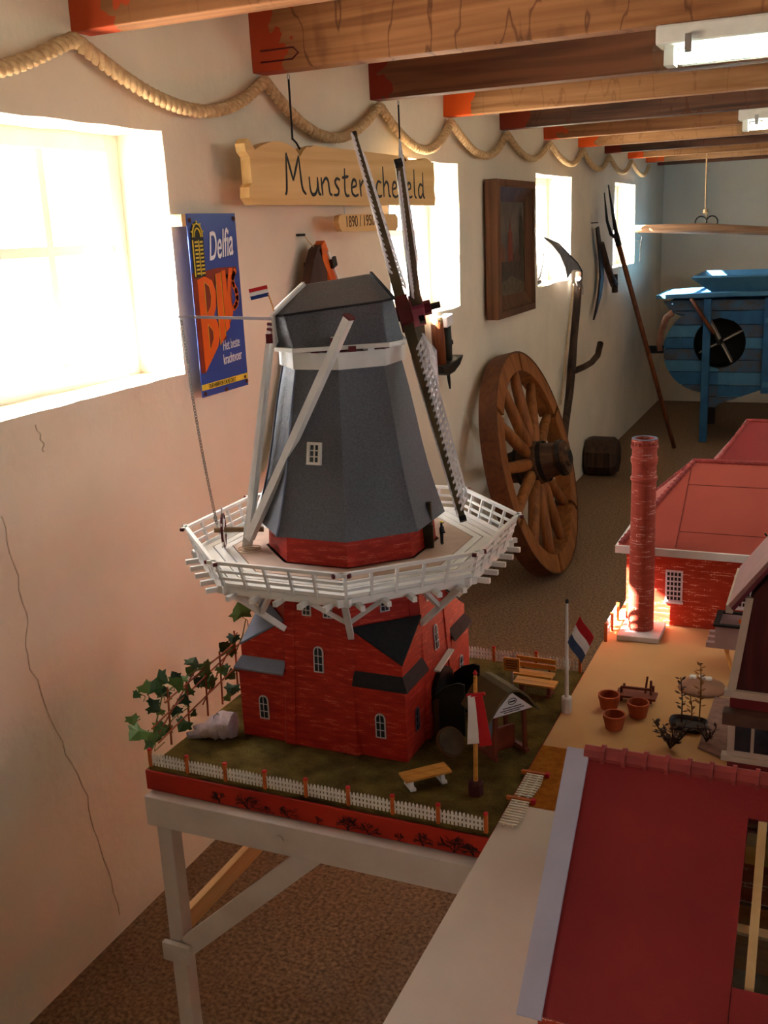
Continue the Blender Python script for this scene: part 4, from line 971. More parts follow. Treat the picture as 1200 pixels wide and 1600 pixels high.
# felt overlap line between the steep side and the upper roof
ring = cap_ring(-.1205, .0965, .0998, 1.563, 1.583, .026)
MB().tube(ring + [ring[0]], .0022, 6).build('felt_overlap', FELT_DARK, wmill)
# white verge boards at the tail end
tb = [(-.088, 1.508), (.088, 1.508), (.080, 1.562), (.012, 1.612), (-.012, 1.612), (-.080, 1.562)]
MB().prism([L3(-.123 + (.060 if z > 1.6 else 0), v, z) for v, z in tb], U*.004).build('tail_face', WHITE, wmill)
for sg_ in (1, -1):
    MB().bar(L3(-.122, .088*sg_, 1.563), L3(-.064, .012*sg_, 1.613), .006, .006).build('verge_board', WHITE, wmill)
    MB().bar(L3(.098, .09*sg_, 1.583), L3(.062, .010*sg_, 1.627), .004, .004).build('verge_board', FELT_DARK, wmill)
# crossbeams with maroon ends
for u_, z_, hw in ((-.012, 1.516, .135), (-.128, 1.522, .060)):
    bm_ = MB().bar(L3(u_, -hw, z_), L3(u_, hw, z_), .016, .016).build('crossbeam', WHITE, wmill)
    for sg_ in (1, -1): MB().bar(L3(u_, sg_*(hw-.001), z_), L3(u_, sg_*(hw+.003), z_), .017, .017).build('painted_end', DKRED, bm_)
# tail pole and braces
foot = L3(-.205, 0, 1.128)
def pole(p, q, w, w2=None):
    b_ = MB().bar(p, q, w, w, w2=w2, h2=w2).build('tail_brace', WHITE, wmill); d = (p-q).normalized()
    MB().bar(p, p+d*.004, w*1.15, w*1.15).build('painted_end', DKRED, b_); return b_
pole(L3(-.127, .0, 1.540), L3(-.207, 0, 1.114), .016, .020)
for sg_ in (1, -1):
    pole(L3(.012, .19*sg_, 1.562), L3(-.200, .016*sg_, 1.135), .014, .015)
    pole(L3(-.128, .058*sg_, 1.536), L3(-.200, .010*sg_, 1.15), .008)
# long rod with chain
rod = MB().bar(L3(-.118, 0, 1.552), L3(-.298, 0, 1.5645), .007, .006, w2=.004, h2=.004).build('tail_rod', mat('pale_grey_rod', (196, 192, 204), .5, .05, 20), wmill)
cp = [L3(-.293, 0, 1.562).lerp(L3(-.262, .0, 1.165), s) + U*(-.004*math.sin(PI*s)) + Z_*(-.006*math.sin(PI*s)) for s in [i/70 for i in range(71)]]
lm0 = None
for i in range(70):
    c = (cp[i]+cp[i+1])/2; d = (cp[i+1]-cp[i]).normalized()
    if lm0 is None:
        pts = [(.0026*math.cos(t*PI/5), 0, .0044*math.sin(t*PI/5)) for t in range(11)]
        mbx = MB().tube(pts, .0008, 4, cap=False); mbx.v = [v + Vector(wmill.location) for v in mbx.v]
        lm0 = mbx.build('chain_link', CHAINM, wmill); lk = lm0
    else: lk = share(lm0, 'chain_link', wmill)
    lk.location = c - Vector(wmill.location); lk.rotation_mode = 'QUATERNION'
    from mathutils import Quaternion
    lk.rotation_quaternion = d.to_track_quat('Z', 'Y') @ Quaternion((0, 0, 1), (i % 2)*PI/2 + .5)
# capstan
ax0, ax1 = L3(-.268, .0, 1.152), L3(-.172, .0, 1.148)
cap_s = MB().tube([ax0, ax1], .0055, 8).build('capstan_axle', mat('axle_wood', (140, 108, 76), .7, .1, 40), wmill)
wcen = L3(-.250, 0, 1.151)
wr_ = MB().lathe([(.030, -.0022), (.034, -.0022), (.034, .0022), (.030, .0022)], wcen, 24, U, close=True).build('capstan_wheel', DKRED, wmill)
for k in range(6):
    t = k*PI/3 + PI/2; dv_ = V_*math.cos(t) + Z_*math.sin(t)
    MB().bar(wcen + dv_*.002, wcen + dv_*.046, .003, .003).build('capstan_spoke', WHITE, wr_)
cs = [L3(-.20+.022*math.cos(t*.5), .035+.016*math.sin(t*.5), GZ+.003+.001*t/3) for t in range(30)]
MB().tube(cs, .0008, 5).build('loose_string', ROPE, wmill)
# flag on the cap
MB().tube([L3(-.120, 0, 1.556), L3(-.124, 0, 1.578), L3(-.130, 0, 1.598)], .0014, 6).build('flag_pole', SMALLPINE, wmill)
FRED = mat('flag_red', (196, 30, 38), .7, .05, 20); FWHT = mat('flag_white', (236, 234, 236), .7, .04, 20); FBLU = mat('flag_blue', (38, 58, 130), .7, .05, 20)
def flag(par, o, ex, ey, w, h, cols, amp=.0):
    ex = Vector(ex); ey = Vector(ey); n = ex.cross(ey).normalized(); N = 8
    for i, m_ in enumerate(cols):
        rings = []
        for k in range(N+1):
            s = k/N; wob = n*amp*math.sin(s*6.0)
            a = Vector(o) + ex*w*s + wob; zt, zb = h*(1-i/len(cols)), h*(1-(i+1)/len(cols))
            rings.append([a+ey*zb+n*.0004, a+ey*zt+n*.0004, a+ey*zt-n*.0004, a+ey*zb-n*.0004])
        MB().loft(rings).build('flag_stripe', m_, par)
flag(wmill, L3(-.128, 0, 1.594), -U + Z_*(-.18) , Z_ + U*(-.15), .034, .020, (FRED, FWHT, FBLU), .001)

# ---- sails
tau, phi = .198, .652
H0 = Vector((.8362, 1.7969, 1.5500)); AXI = (U*math.cos(tau) + Z_*math.sin(tau)); UPS = (-U*math.sin(tau) + Z_*math.cos(tau))
SA = UPS*math.cos(phi) - V_*math.sin(phi); SB = UPS*math.sin(phi) + V_*math.cos(phi)
MB().tube([L3(.03, 0, 1.535), H0 + AXI*.05], .014, 10).build('windshaft', DKRED, wmill)
MB().tube([H0 + AXI*.045, H0 + AXI*.068], .006, 8).build('shaft_end', BLACK, wmill)
LATT = mat('lattice_grey', (226, 222, 228), .5, .05, 60)
def sail(hub, along, across, L, nm):
    """one sail arm: stock, lattice with bars and three laths, leading board"""
    al = along.normalized(); ac = across.normalized(); n = al.cross(ac)
    root = MB().bar(hub, hub + al*L, .018, .020, n, w2=.008, h2=.010).build('sail_stock', STOCK, wmill)
    MB().bar(hub + al*(L-.004), hub + al*(L+.004), .010, .012, n).build('stock_tip', BLACK, root)
    mb = MB(); N = 26; s0, s1 = .20, .965
    sgn = 1 if n.dot(AXI) > 0 else -1
    ang = lambda s: sgn*(.38 - .14*s)      # weather twist
    def pt(s, w):
        a = ang(s); return hub + al*L*s + (ac*math.cos(a) + n*math.sin(a))*w
    for i in range(N):
        s = s0 + (s1-s0)*i/(N-1); mb.bar(pt(s, -.024), pt(s, .056), .0026, .0034, al)
    for w in (-.023, .020, .038, .055):
        prev = None
        for i in range(9):
            s = s0 + (s1-s0)*i/8; p = pt(s, w)
            if prev is not None: mb.bar(prev, p, .0026, .0036, n)
            prev = p
    lat = mb.build('sail_lattice', LATT, root); lat['kind'] = 'stuff'
    mb = MB(); prev = None
    for i in range(9):
        s = s0 + (.55-s0)*i/8; p = pt(s, -.020)
        if prev is not None: mb.bar(prev, p, .016, .0022, n)
        prev = p
    mb.build('leading_board', LATT, root)
    return root
HB = H0 + AXI*.024
sail(H0, SA, -SB, .438, 'a'); sail(H0, -SA, SB, .425, 'b'); sail(HB, SB, SA, .408, 'c'); sail(HB, -SB, -SA, .36, 'd')
for h, a_ in ((H0, SA), (HB, SB)):
    MB().bar(h - a_*.030, h + a_*.030, .032, .024, AXI).build('hub_box', DKRED if h is H0 else mat('pink_maroon', (150, 62, 84), .5, .08, 30), wmill)
MB().bar(HB - SA*.028 + AXI*.004, HB + SA*.028 + AXI*.004, .010, .010, AXI).build('hub_key', BLACK, wmill)

# ================================================================== MODEL BUILDINGS ON THE LONG TABLE
def ridge_run(par, p, q, r, step, m=TILE):
    """ridge capped with separate half-round tiles, each with a raised collar"""
    p, q = Vector(p), Vector(q); L = (q-p).length; n = max(1, round(L/step)); d = (q-p)/n
    for i in range(n):
        a = p + d*i; dn = d.normalized(); e = d.length
        MB().lathe([(r, .0), (r, e*.80), (r*1.28, e*.80), (r*1.28, e*.98), (r, e*.98)], a, 8, dn).build('ridge_tile', m, par)
# ---- factory hall behind the chimney
fx = thing('brick_factory_model', 'red brick factory hall model with faded hipped roof behind the chimney', 'model building', (1.6, 2.6, ZT))
FX0, FX1, FY_, FYB, EZ = 1.146, 2.05, 2.388, 2.86, .937
MB().b2((FX0, FY_, ZT), (FX1, FYB, EZ)).build('wall', FAC_BRICK, fx)
ex0, ex1, ey0, ey1 = FX0-.018, FX1+.018, FY_-.028, FYB+.028
RYm, RZm = (ey0+ey1)/2, 1.106
rl, rr2 = 1.268, FX1-.11
MB().add([(ex0, ey0, EZ+.012), (ex1, ey0, EZ+.012), (ex1, ey1, EZ+.012), (ex0, ey1, EZ+.012), (rl, RYm, RZm), (rr2, RYm, RZm)],
         [(0, 1, 5, 4), (1, 2, 5), (2, 3, 4, 5), (3, 0, 4), (3, 2, 1, 0)]).build('roof', ROOF_PINK, fx)
sl = Vector((0, RYm-ey0, RZm-EZ-.012)); nl = Vector((0, -sl.z, sl.y)).normalized()
def on_roof(x, t): return Vector((x, ey0, EZ+.012)) + sl*t + nl*.0006
SEAM = mat('roof_seam', (120, 46, 40), .8, .1, 30)
for a, bq in (((1.263, .985), (1.263, .16)), ((1.263, .72), (1.95, .72)), ((1.263, .20), (1.95, .20)), ((1.263, .20), (1.262, .03))):
    MB().bar(on_roof(*a), on_roof(*bq), .0014, .0008, nl).build('roof_seam', SEAM, fx)
MB().b2((ex0-.004, ey0-.004, EZ-.004), (ex1+.004, ey0+.006, EZ+.014)).build('gutter', WHITE, fx)
MB().b2((ex0-.004, ey0+.006, EZ-.004), (ex0+.006, ey1, EZ+.014)).build('gutter', WHITE, fx)
ridge_run(fx, (rl, RYm, RZm), (rr2, RYm, RZm), .0062, .0155)
ridge_run(fx, (ex0+.006, ey0+.006, EZ+.018), (rl, RYm, RZm), .0055, .014)
ridge_run(fx, (ex0+.006, ey1-.006, EZ+.018), (rl, RYm, RZm), .0055, .028)
FW = mat('factory_window_white', (222, 216, 220), .5, .05, 60)
def grid_window(par, x0, x1, z0, z1, y, nx_, nz_):
    w = MB().b2((x0-.003, y-.003, z0-.004), (x1+.003, y+.001, z1+.003)).build('window', FW, par)
    cw_, ch_ = (x1-x0)/nx_, (z1-z0)/nz_
    for i in range(nx_):
        for j in range(nz_):
            MB().b2((x0+cw_*(i+.16), y-.0036, z0+ch_*(j+.16)), (x0+cw_*(i+.84), y-.0029, z0+ch_*(j+.84))).build('pane', BLACK, w)
    MB().b2((x0-.005, y-.006, z0-.007), (x1+.005, y+.001, z0-.003)).build('sill', FW, w)
for x0 in (1.242, 1.398, 1.56, 1.72): grid_window(fx, x0, x0+.034, .815, .888, FY_, 4, 6)
# ---- rear building
rb = thing('rear_hall_model', 'second dark red roofed hall model standing behind the brick factory', 'model building', (1.7, 3.1, ZT))
MB().b2((1.24, 2.94, ZT), (2.05, 3.33, .93)).build('wall', FAC_BRICK, rb)
MB().add([(1.22, 2.925, .93), (2.07, 2.925, .93), (2.07, 3.345, .93), (1.22, 3.345, .93), (1.352, 3.135, 1.118), (1.95, 3.135, 1.118)],
         [(0, 1, 5, 4), (1, 2, 5), (2, 3, 4, 5), (3, 0, 4), (3, 2, 1, 0)]).build('roof', ROOF_RED, rb)
ridge_run(rb, (1.352, 3.135, 1.118), (1.95, 3.135, 1.118), .0055, .02)
ridge_run(rb, (1.225, 2.93, .935), (1.352, 3.135, 1.118), .0055, .018)
# ---- chimney
ch = thing('chimney_model', 'tall round red brick factory chimney model on a white slab', 'chimney model', (1.193, 2.335, ZT))
MB().add([(1.150, 2.258, ZT), (1.246, 2.262, ZT), (1.246, 2.372, ZT), (1.150, 2.372, ZT), (1.150, 2.258, ZT+.013), (1.246, 2.262, ZT+.013), (1.246, 2.372, ZT+.013), (1.150, 2.372, ZT+.013)],
         [(0, 3, 2, 1), (4, 5, 6, 7), (0, 1, 5, 4), (1, 2, 6, 5), (2, 3, 7, 6), (3, 0, 4, 7)]).build('slab', mat('pale_slab', (206, 200, 200), .6, .08, 30), ch, bevel=.002)
ccx, ccy = 1.194, 2.322
MB().lathe([(.030, .763), (.0295, .85), (.0283, 1.0), (.0275, 1.12), (.0285, 1.124), (.0305, 1.126), (.0305, 1.132), (.0285, 1.134), (.0275, 1.136), (.0275, 1.160), (.029, 1.163), (.0305, 1.172), (.0305, 1.178), (.0280, 1.181), (.0275, 1.198), (.0310, 1.200), (.0310, 1.206), (.0285, 1.208), (.0290, 1.221), (.0225, 1.221), (.0225, 1.15), (.0, 1.15)], (ccx, ccy, 0), 28).build('shaft', CHIM_BRICK, ch, smooth=False)
MB().lathe([(.0220, 0), (.0220, .002)], (ccx, ccy, 1.190), 20).build('flue', BLACK, ch)
MB().lathe([(.0288, 1.2205), (.0228, 1.2205), (.0228, 1.2225), (.0288, 1.2225)], (ccx, ccy, 0), 28, close=True).build('rim', SLATE, ch)
for k in range(20):
    t = 2*PI*k/20; MB().box((ccx+.0288*math.cos(t), ccy+.0288*math.sin(t), 1.211), (.003, .0045, .007), Matrix.Rotation(t, 3, 'Z')).build('dentil', CHIM_BRICK, ch)
# ---- railing at the table edge by the chimney
rg = thing('white_railing_model', 'small white picket railing along the table edge left of the chimney', 'fence', (1.128, 2.3, ZT))
def pickets(par, p, q, h, n, post=True, wave=0.0, m=WHITE, pm=ORANGEPOST, w=.0042, posth=1.25, name='picket_panel', top=True):
    """one fence panel between two posts; pickets only a few pixels wide stay in one panel"""
    p, q = Vector(p), Vector(q); d = q-p; dn = d.normalized(); nrm = Vector((-dn.y, dn.x, 0)); mb = MB()
    for i in range(n):
        s = (i+.5)/n; c = p + d*s; hh = h*(1 - wave*math.sin(PI*s)) 
        mb.add([c - dn*w/2, c + dn*w/2, c + dn*w/2 + Z_*hh*.88, c + Z_*hh, c - dn*w/2 + Z_*hh*.88] + [x_ + nrm*.0014 for x_ in (c - dn*w/2, c + dn*w/2, c + dn*w/2 + Z_*hh*.88, c + Z_*hh, c - dn*w/2 + Z_*hh*.88)],
               [(4, 3, 2, 1, 0), (5, 6, 7, 8, 9), (0, 1, 6, 5), (1, 2, 7, 6), (2, 3, 8, 7), (3, 4, 9, 8), (4, 0, 5, 9)])
    for t in (.30, .66): mb.bar(p + Z_*h*t + nrm*.002, q + Z_*h*t + nrm*.002, .002, h*.13)
    o = mb.build(name, m, par); o['kind'] = 'stuff'
for i in range(2):
    pickets(rg, (1.126, 2.245+i*.07, ZT+.003), (1.126, 2.311+i*.07, ZT+.003), .040, 8)
for y in (2.243, 2.313, 2.383): MB().b2((1.124, y-.003, ZT), (1.131, y+.003, ZT+.046)).build('post', ORANGEPOST, rg)
# ---- front building with the big dark roof
fb = thing('barn_model', 'nearest model barn with a large dark red roof and open roof hatch', 'model building', (1.6, 1.15, ZT))
BX, BXR, RY, RZ_, EYf, EZf, EYb = 1.31, 2.05, 1.156, 1.060, .925, .853, 1.387
MB().b2((BX+.012, EYf+.018, ZT), (BXR, EYf+.030, EZf+.012)).build('wall', FAC_BRICK, fb)
MB().b2((BX+.012, EYb-.030, ZT), (BXR, EYb-.018, EZf+.012)).build('wall', FAC_BRICK, fb)
for xx in (BX+.012, BXR-.012):
    MB().prism([(xx, EYf+.030, ZT), (xx, EYb-.030, ZT), (xx, EYb-.030, EZf+.01), (xx, RY, RZ_-.014), (xx, EYf+.030, EZf+.01)], (.012, 0, 0)).build('gable_wall', FAC_BRICK, fb)
sv = Vector((0, RY-EYf, RZ_-EZf)); sn = Vector((0, -sv.z, sv.y)).normalized()
def RP(x, t, lift=0.0): return Vector((x, EYf, EZf)) + sv*t + sn*lift     # point on the front slope
def slab(x0, x1, t0, t1, m, name, lift=0.0, th=.006):
    return MB().prism([RP(x0, t0, lift-th), RP(x1, t0, lift-th), RP(x1, t1, lift-th), RP(x0, t1, lift-th)], sn*th).build(name, m, fb)
HX0, HX1, HT0, HT1 = 1.524, 1.74, .245, .842
slab(BX+.02, HX0, 0, .985, ROOF_RED, 'roof_panel'); slab(HX0, HX1, HT1, .985, ROOF_RED, 'roof_panel'); slab(HX1, BXR, 0, .985, ROOF_RED, 'roof_panel'); slab(HX0+.001, HX1-.001, 0, HT0, ROOF_RED, 'roof_panel', lift=.003)
svb = Vector((0, RY-EYb, RZ_-EZf)); snb = Vector((0, svb.z, -svb.y)).normalized()
MB().prism([Vector((BX, EYb, EZf)), Vector((BXR, EYb, EZf)), Vector((BXR, EYb, EZf))+svb, Vector((BX, EYb, EZf))+svb], snb*-.006).build('roof_panel', ROOF_RED, fb)
slab(BX-.006, BX+.022, -.015, 1.0, mat('pale_verge', (188, 184, 204), .5, .04, 20), 'verge_board', lift=.005, th=.008)
ridge_run(fb, (BX+.016, RY, RZ_-.002), (BXR, RY, RZ_-.002), .0105, .0262)
MB().bar(RP(HX0+.018, HT0-.03, -.010), RP(HX0+.016, HT1+.02, -.010), .0095, .010, sn).build('rafter', SMALLPINE2 if 'SMALLPINE2' in globals() else PINE2, fb)
MB().bar(RP(HX0-.02, .455, -.020), RP(HX1+.02, .445, -.020), .009, .016, sn).build('purlin', PINE2, fb)
MB().prism([RP(HX0-.004, HT0-.02, -.0105), RP(HX1+.004, HT0-.02, -.0105), RP(HX1+.004, HT1+.01, -.0105), RP(HX0-.004, HT1+.01, -.0105)], sn*.001).build('clear_sheet', glass_mat('acrylic', (.97, .97, .97), .05, .05), fb)
MB().b2((BX+.03, EYf+.035, ZT), (BXR-.03, EYb-.035, ZT+.002)).build('floor', mat('dark_model_floor', (70, 56, 46), .8, .15, 20), fb)
MB().b2((BX+.20, RY+.05, ZT+.002), (BX+.26, RY+.07, ZT+.085)).build('inner_post', SMALLPINE, fb)
MB().b2((BX+.21, RY+.02, .93), (BX+.27, RY+.05, .955)).build('inner_crate', SMALLPINE, fb)
for x0 in (1.375, 1.47): arch_window((x0, EYf+.018, ZT+.02), (1, 0, 0), (0, -1, 0), .03, .062, fb)
# ---- timber house at the right edge
hs = thing('timber_house_model', 'tall dark brown gabled house model with white corner boards at the right edge', 'model building', (1.62, 1.8, ZT))
HY0, HY1 = 1.70, 1.885
TW = wood_mat('dark_brown_cladding', (92, 40, 36), (70, 28, 26), 'z', .6, 2)
MB().b2((1.452, HY0+.003, ZT), (1.80, HY1, .916)).build('base_wall', mat('dark_brick', (128, 40, 38), .6, .1, 40), hs)
MB().prism([(1.455, HY0, .92), (1.795, HY0, .92), (1.775, HY0, 1.085), (1.625, HY0, 1.30), (1.476, HY0, 1.085)], (0, HY1-HY0, 0)).build('gable_wall', TW, hs)
CW = mat('cream_trim', (206, 188, 168), .6, .05, 30)
MB().prism([(1.447, HY0-.006, .916), (1.461, HY0-.006, .916), (1.482, HY0-.006, 1.088), (1.470, HY0-.006, 1.088)], (0, .010, 0)).build('corner_board', CW, hs)
MB().b2((1.443, HY0-.010, .908), (1.81, HY0+.004, .920)).build('sill_board', CW, hs)
MB().b2((1.443, HY0-.022, .862), (1.82, HY0+.004, .884)).build('shop_cornice', mat('brown_cornice', (92, 66, 52), .6, .1, 30), hs)
MB().b2((1.452, HY0-.012, .798), (1.80, HY0+.002, .862)).build('shop_front', CW, hs)
for x0, x1 in ((1.464, 1.490), (1.4955, 1.54), (1.546, 1.59)):
    MB().b2((x0, HY0-.0135, .812), (x1, HY0-.0115, .858)).build('shop_pane', MGLASS, hs)
MB().b2((1.443, HY0-.018, .792), (1.81, HY0, .802)).build('shop_sill', CW, hs)
# roof: left slope with gutter and dark verge
sl0, sl1 = Vector((1.449, 0, 1.070)), Vector((1.625, 0, 1.318))
MB().prism([Vector((sl0.x, HY0-.012, sl0.z)), Vector((sl1.x, HY0-.012, sl1.z)), Vector((sl1.x, HY1+.012, sl1.z)), Vector((sl0.x, HY1+.012, sl0.z))], (-.006, 0, .005)).build('roof_slope', mat('greyish_pink_roof', (166, 122, 118), .6, .06, 30), hs)
MB().prism([Vector((1.801, HY0-.012, sl0.z)), Vector((sl1.x, HY0-.012, sl1.z)), Vector((sl1.x, HY1+.012, sl1.z)), Vector((1.801, HY1+.012, sl0.z))], (.006, 0, .005)).build('roof_slope', MATS['greyish_pink_roof'], hs)
MB().bar((sl0.x+.002, HY0-.014, sl0.z), (sl1.x, HY0-.014, sl1.z), .006, .009, (0, 1, 0)).build('verge_board', mat('plum_verge', (98, 34, 48), .6, .08, 30), hs)
MB().b2((sl0.x-.010, HY0-.004, sl0.z-.012), (sl0.x+.001, HY1+.012, sl0.z+.002)).build('gutter', CW, hs)
for k in range(4): MB().bar(sl0.lerp(sl1, .25+.2*k)+Vector((-.006, HY1+.010, .006)), sl0.lerp(sl1, .25+.2*k)+Vector((-.010, HY1+.010, .011)), .003, .003).build('roof_hook', IRON, hs)

# ---- small goods wagon
wg = thing('small_goods_wagon', 'little grey open goods wagon model on a wooden trestle by the factory', 'wagon model', (1.42, 2.22, ZT))
GW = mat('pinkish_grey_wagon', (176, 150, 148), .6, .06, 30)
MB().b2((1.378, 2.17, .806), (1.50, 2.175, .848)).build('side_board', GW, wg); MB().b2((1.378, 2.25, .806), (1.50, 2.255, .848)).build('side_board', GW, wg)
MB().b2((1.378, 2.175, .806), (1.383, 2.25, .848)).build('end_board', GW, wg); MB().b2((1.383, 2.175, .806), (1.50, 2.25, .812)).build('floor_board', GW, wg)
for a, bq in (((1.374, 2.166), (1.504, 2.176)), ((1.374, 2.249), (1.504, 2.259)), ((1.374, 2.176), (1.386, 2.249))):
    MB().b2((*a, .846), (*bq, .851)).build('rim', IRON, wg)
MB().lathe([(.006, 0), (.006, .002)], (1.425, 2.2485, .832), 10, (0, -1, 0)).build('red_spot', ORG, wg)
for k in range(3): MB().b2((1.360, 2.172+k*.032, .794), (1.50, 2.184+k*.032, .806)).build('sleeper', GW, wg)
for p, q in (((1.40, 2.18, .797), (1.418, 2.16, ZT)), ((1.40, 2.24, .797), (1.40, 2.25, ZT)), ((1.49, 2.18, .797), (1.49, 2.17, ZT)), ((1.49, 2.24, .797), (1.49, 2.25, ZT))):
    MB().bar(p, q, .006, .006).build('leg', SMALLPINE, wg)

# ---- table-top garden bits
TERRA = mat('terracotta', (176, 84, 48), .8, .1, 30)
for (x, y), lb in (((1.205, 1.905), 'terracotta pot at the back left of the three'), ((1.232, 1.822), 'terracotta pot nearest the barn ridge'), ((1.266, 1.888), 'terracotta pot on the right of the three')):
    p = thing('plant_pot', lb, 'pot', (x, y, ZT), 'three empty terracotta pots')
    MB().lathe([(.0, 0), (.0165, 0), (.0205, .020), (.0215, .021), (.0220, .030), (.0188, .030), (.0178, .020), (.0145, .006), (0, .006)], (x, y, ZT), 20).build('pot', TERRA, p)
gb = thing('garden_seat_model', 'tiny reddish garden seat with a pale board behind the pots', 'bench model', (1.25, 1.96, ZT))
MB().b2((1.205, 1.945, ZT), (1.255, 1.99, ZT+.004)).build('pale_board', mat('pale_tan', (214, 178, 130), .7, .05, 30), gb)
RB_ = mat('red_brown', (120, 56, 34), .6, .1, 40)
for p, q in (((1.222, 1.945, ZT), (1.222, 1.945, .782)), ((1.280, 1.950, ZT), (1.280, 1.950, .80)), ((1.222, 1.975, ZT), (1.222, 1.975, .775)), ((1.280, 1.98, ZT), (1.280, 1.98, .775))): MB().bar(p, q, .0045, .0045).build('leg', RB_, gb)
MB().bar((1.222, 1.945, .781), (1.282, 1.948, .781), .004, .005).build('back_rail', RB_, gb)
MB().b2((1.212, 1.93, .764), (1.292, 1.965, .769)).build('seat', RB_, gb)
MB().bar((1.268, 1.955, .768), (1.272, 1.955, .806), .003, .004).build('upright', RB_, gb)
dk = thing('round_mound_model', 'round brownish flat mound with a white rim piece beside the plants', 'model mound', (1.368, 2.055, ZT))
MB().lathe([(.0, .0), (.049, 0), (.046, .006), (.03, .010), (0, .011)], (1.368, 2.055, ZT), 24).build('mound', mat('mauve_brown', (152, 108, 84), .9, .1, 20), dk, smooth=True)
for dx in (-.016, .002, .016): MB().lathe([(.0, .0), (.008, 0), (.007, .008), (0, .012)], (1.362+dx, 2.085-abs(dx)*.3, ZT+.006), 10).build('white_piece', WHITE, dk)
ps = tag(MB().prism([(1.398, 2.015, ZT+.0004), (1.430, 2.015, ZT+.0004), (1.445, 1.76, ZT+.0004), (1.393, 1.79, ZT+.0004)], (0, 0, .003)).build('paved_path', mat('mauve_paving', (140, 106, 92), .85, .12, 80)), 'short mauve paved path beside the timber house model', 'path')
# planter tray with twiggy plants
tr_ = thing('planter_tray', 'dark oval planter tray with two dry twiggy plants', 'planter', (1.365, 1.868, ZT))
TRY = mat('dark_tray', (56, 48, 46), .4, .1, 30)
ov = [(1.365+.036*math.copysign(abs(math.cos(t*PI/12))**.6, math.cos(t*PI/12)), 1.868+.026*math.copysign(abs(math.sin(t*PI/12))**.6, math.sin(t*PI/12))) for t in range(24)]
sc_ = lambda k, z: [(1.365+(x-1.365)*k, 1.868+(y-1.868)*k, z) for x, y in ov]
MB().loft([sc_(.86, ZT+.0002), sc_(1, ZT+.014), sc_(.93, ZT+.014), sc_(.82, ZT+.006)]).build('tray', TRY, tr_)
DRY = mat('dry_leaf', (142, 92, 40), .8, .2, 40); DRY2 = mat('dark_dry_leaf', (72, 46, 34), .8, .2, 40)
def leafy(par, base, top, n, m, spread, size, name='leaf_spray'):
    base, top = Vector(base), Vector(top)
    MB().tube([base, base.lerp(top, .5)+Vector((.002, .0, 0)), top], [.0016, .0013, .0007], 5).build('stem', m, par)
    lf0 = None
    for i in range(n):
        s = .25 + .75*i/n; c = base.lerp(top, s); a = i*2.4; d = Vector((math.cos(a), math.sin(a), random.uniform(.1, .8))).normalized()
        t = d.cross(Z_).normalized(); tip = c + d*size*random.uniform(.8, 1.3); w = size*.32; mid = c.lerp(tip, .55)
        MB().add([c, mid+t*w, tip, mid-t*w, mid+Z_*.0008], [(0, 1, 4), (1, 2, 4), (2, 3, 4), (3, 0, 4), (0, 3, 2, 1)]).build('leaf', m, par)
leafy(tr_, (1.353, 1.865, ZT+.01), (1.349, 1.862, .856), 18, DRY2, .02, .012)
leafy(tr_, (1.383, 1.885, ZT+.01), (1.381, 1.895, .876), 24, DRY, .02, .013)
leafy(tr_, (1.370, 1.878, ZT+.01), (1.366, 1.875, .815), 12, DRY, .02, .011)
bs = thing('small_bush', 'low dark dry bush between the planter and the barn ridge', 'plant', (1.345, 1.775, ZT))
for k in range(9):
    a = k*2*PI/9; leafy(bs, (1.345, 1.775, ZT), (1.345+.034*math.cos(a), 1.775+.022*math.sin(a), ZT+.035+.025*random.random()), 9, DRY2, .02, .013)
bs2 = thing('sprig_on_path', 'little reddish dry sprig standing on the mauve path', 'plant', (1.405, 1.815, ZT))
for k in range(4):
    a = k*2*PI/4+.4; leafy(bs2, (1.405, 1.815, ZT+.004), (1.405+.018*math.cos(a), 1.815+.016*math.sin(a), ZT+.035), 7, DRY2, .02, .010)

# ================================================================== ON THE MILL BASE
# front picket fence
def fence(label, pts, n, h, wave, nm='picket_fence', posth=.034):
    f = thing(nm, label, 'fence', (*pts[0][:2], ZT))
    for a, bq in zip(pts, pts[1:]): pickets(f, a, bq, h, n, wave=wave)
    for p in pts:
        MB().box((p[0], p[1], p[2]+posth/2-.002), (.006, .006, posth)).build('post', ORANGEPOST, f)
        MB().box((p[0], p[1], p[2]+posth-.001), (.0066, .0066, .003)).build('post_cap', FRED, f)
    return f
fence('white picket fence along the front edge of the windmill base', [(.446+i*.0828, BY0+.010, ZT-.002) for i in range(9)], 12, .024, -.12)
fence('white picket fence along the rear edge of the windmill base', [(.715+i*.0985, BY1-.012, ZT-.002) for i in range(5)], 14, .026, -.1)
# fence section lying flat at the table joint
ff = thing('fallen_fence_panel', 'white picket fence section lying flat at the sandy table joint', 'fence', (1.142, 1.51, ZT+.002))
def lay(y0, y1):
    mb = MB(); n = 10
    for i in range(n):
        y = y0+(y1-y0)*(i+.5)/n; mb.b2((1.124, y-.0016, ZT+.0062), (1.124+.030+.004*math.sin(PI*(i+.5)/n), y+.0016, ZT+.0080))
    for x in (1.130, 1.1455): mb.b2((x, y0, ZT+.0040), (x+.0035, y1, ZT+.0061))
    o = mb.build('picket_panel', mat('cream_pickets', (222, 206, 186), .6, .05, 40), ff); o['kind'] = 'stuff'
lay(1.420, 1.500); lay(1.512, 1.592)
for y in (1.506, 1.598): 
    q = MB().b2((1.112, y-.003, ZT+.0015), (1.156, y+.003, ZT+.0075)).build('post', ORANGEPOST, ff); MB().b2((1.156, y-.004, ZT+.001), (1.163, y+.004, ZT+.009)).build('post_cap', FRED, q)
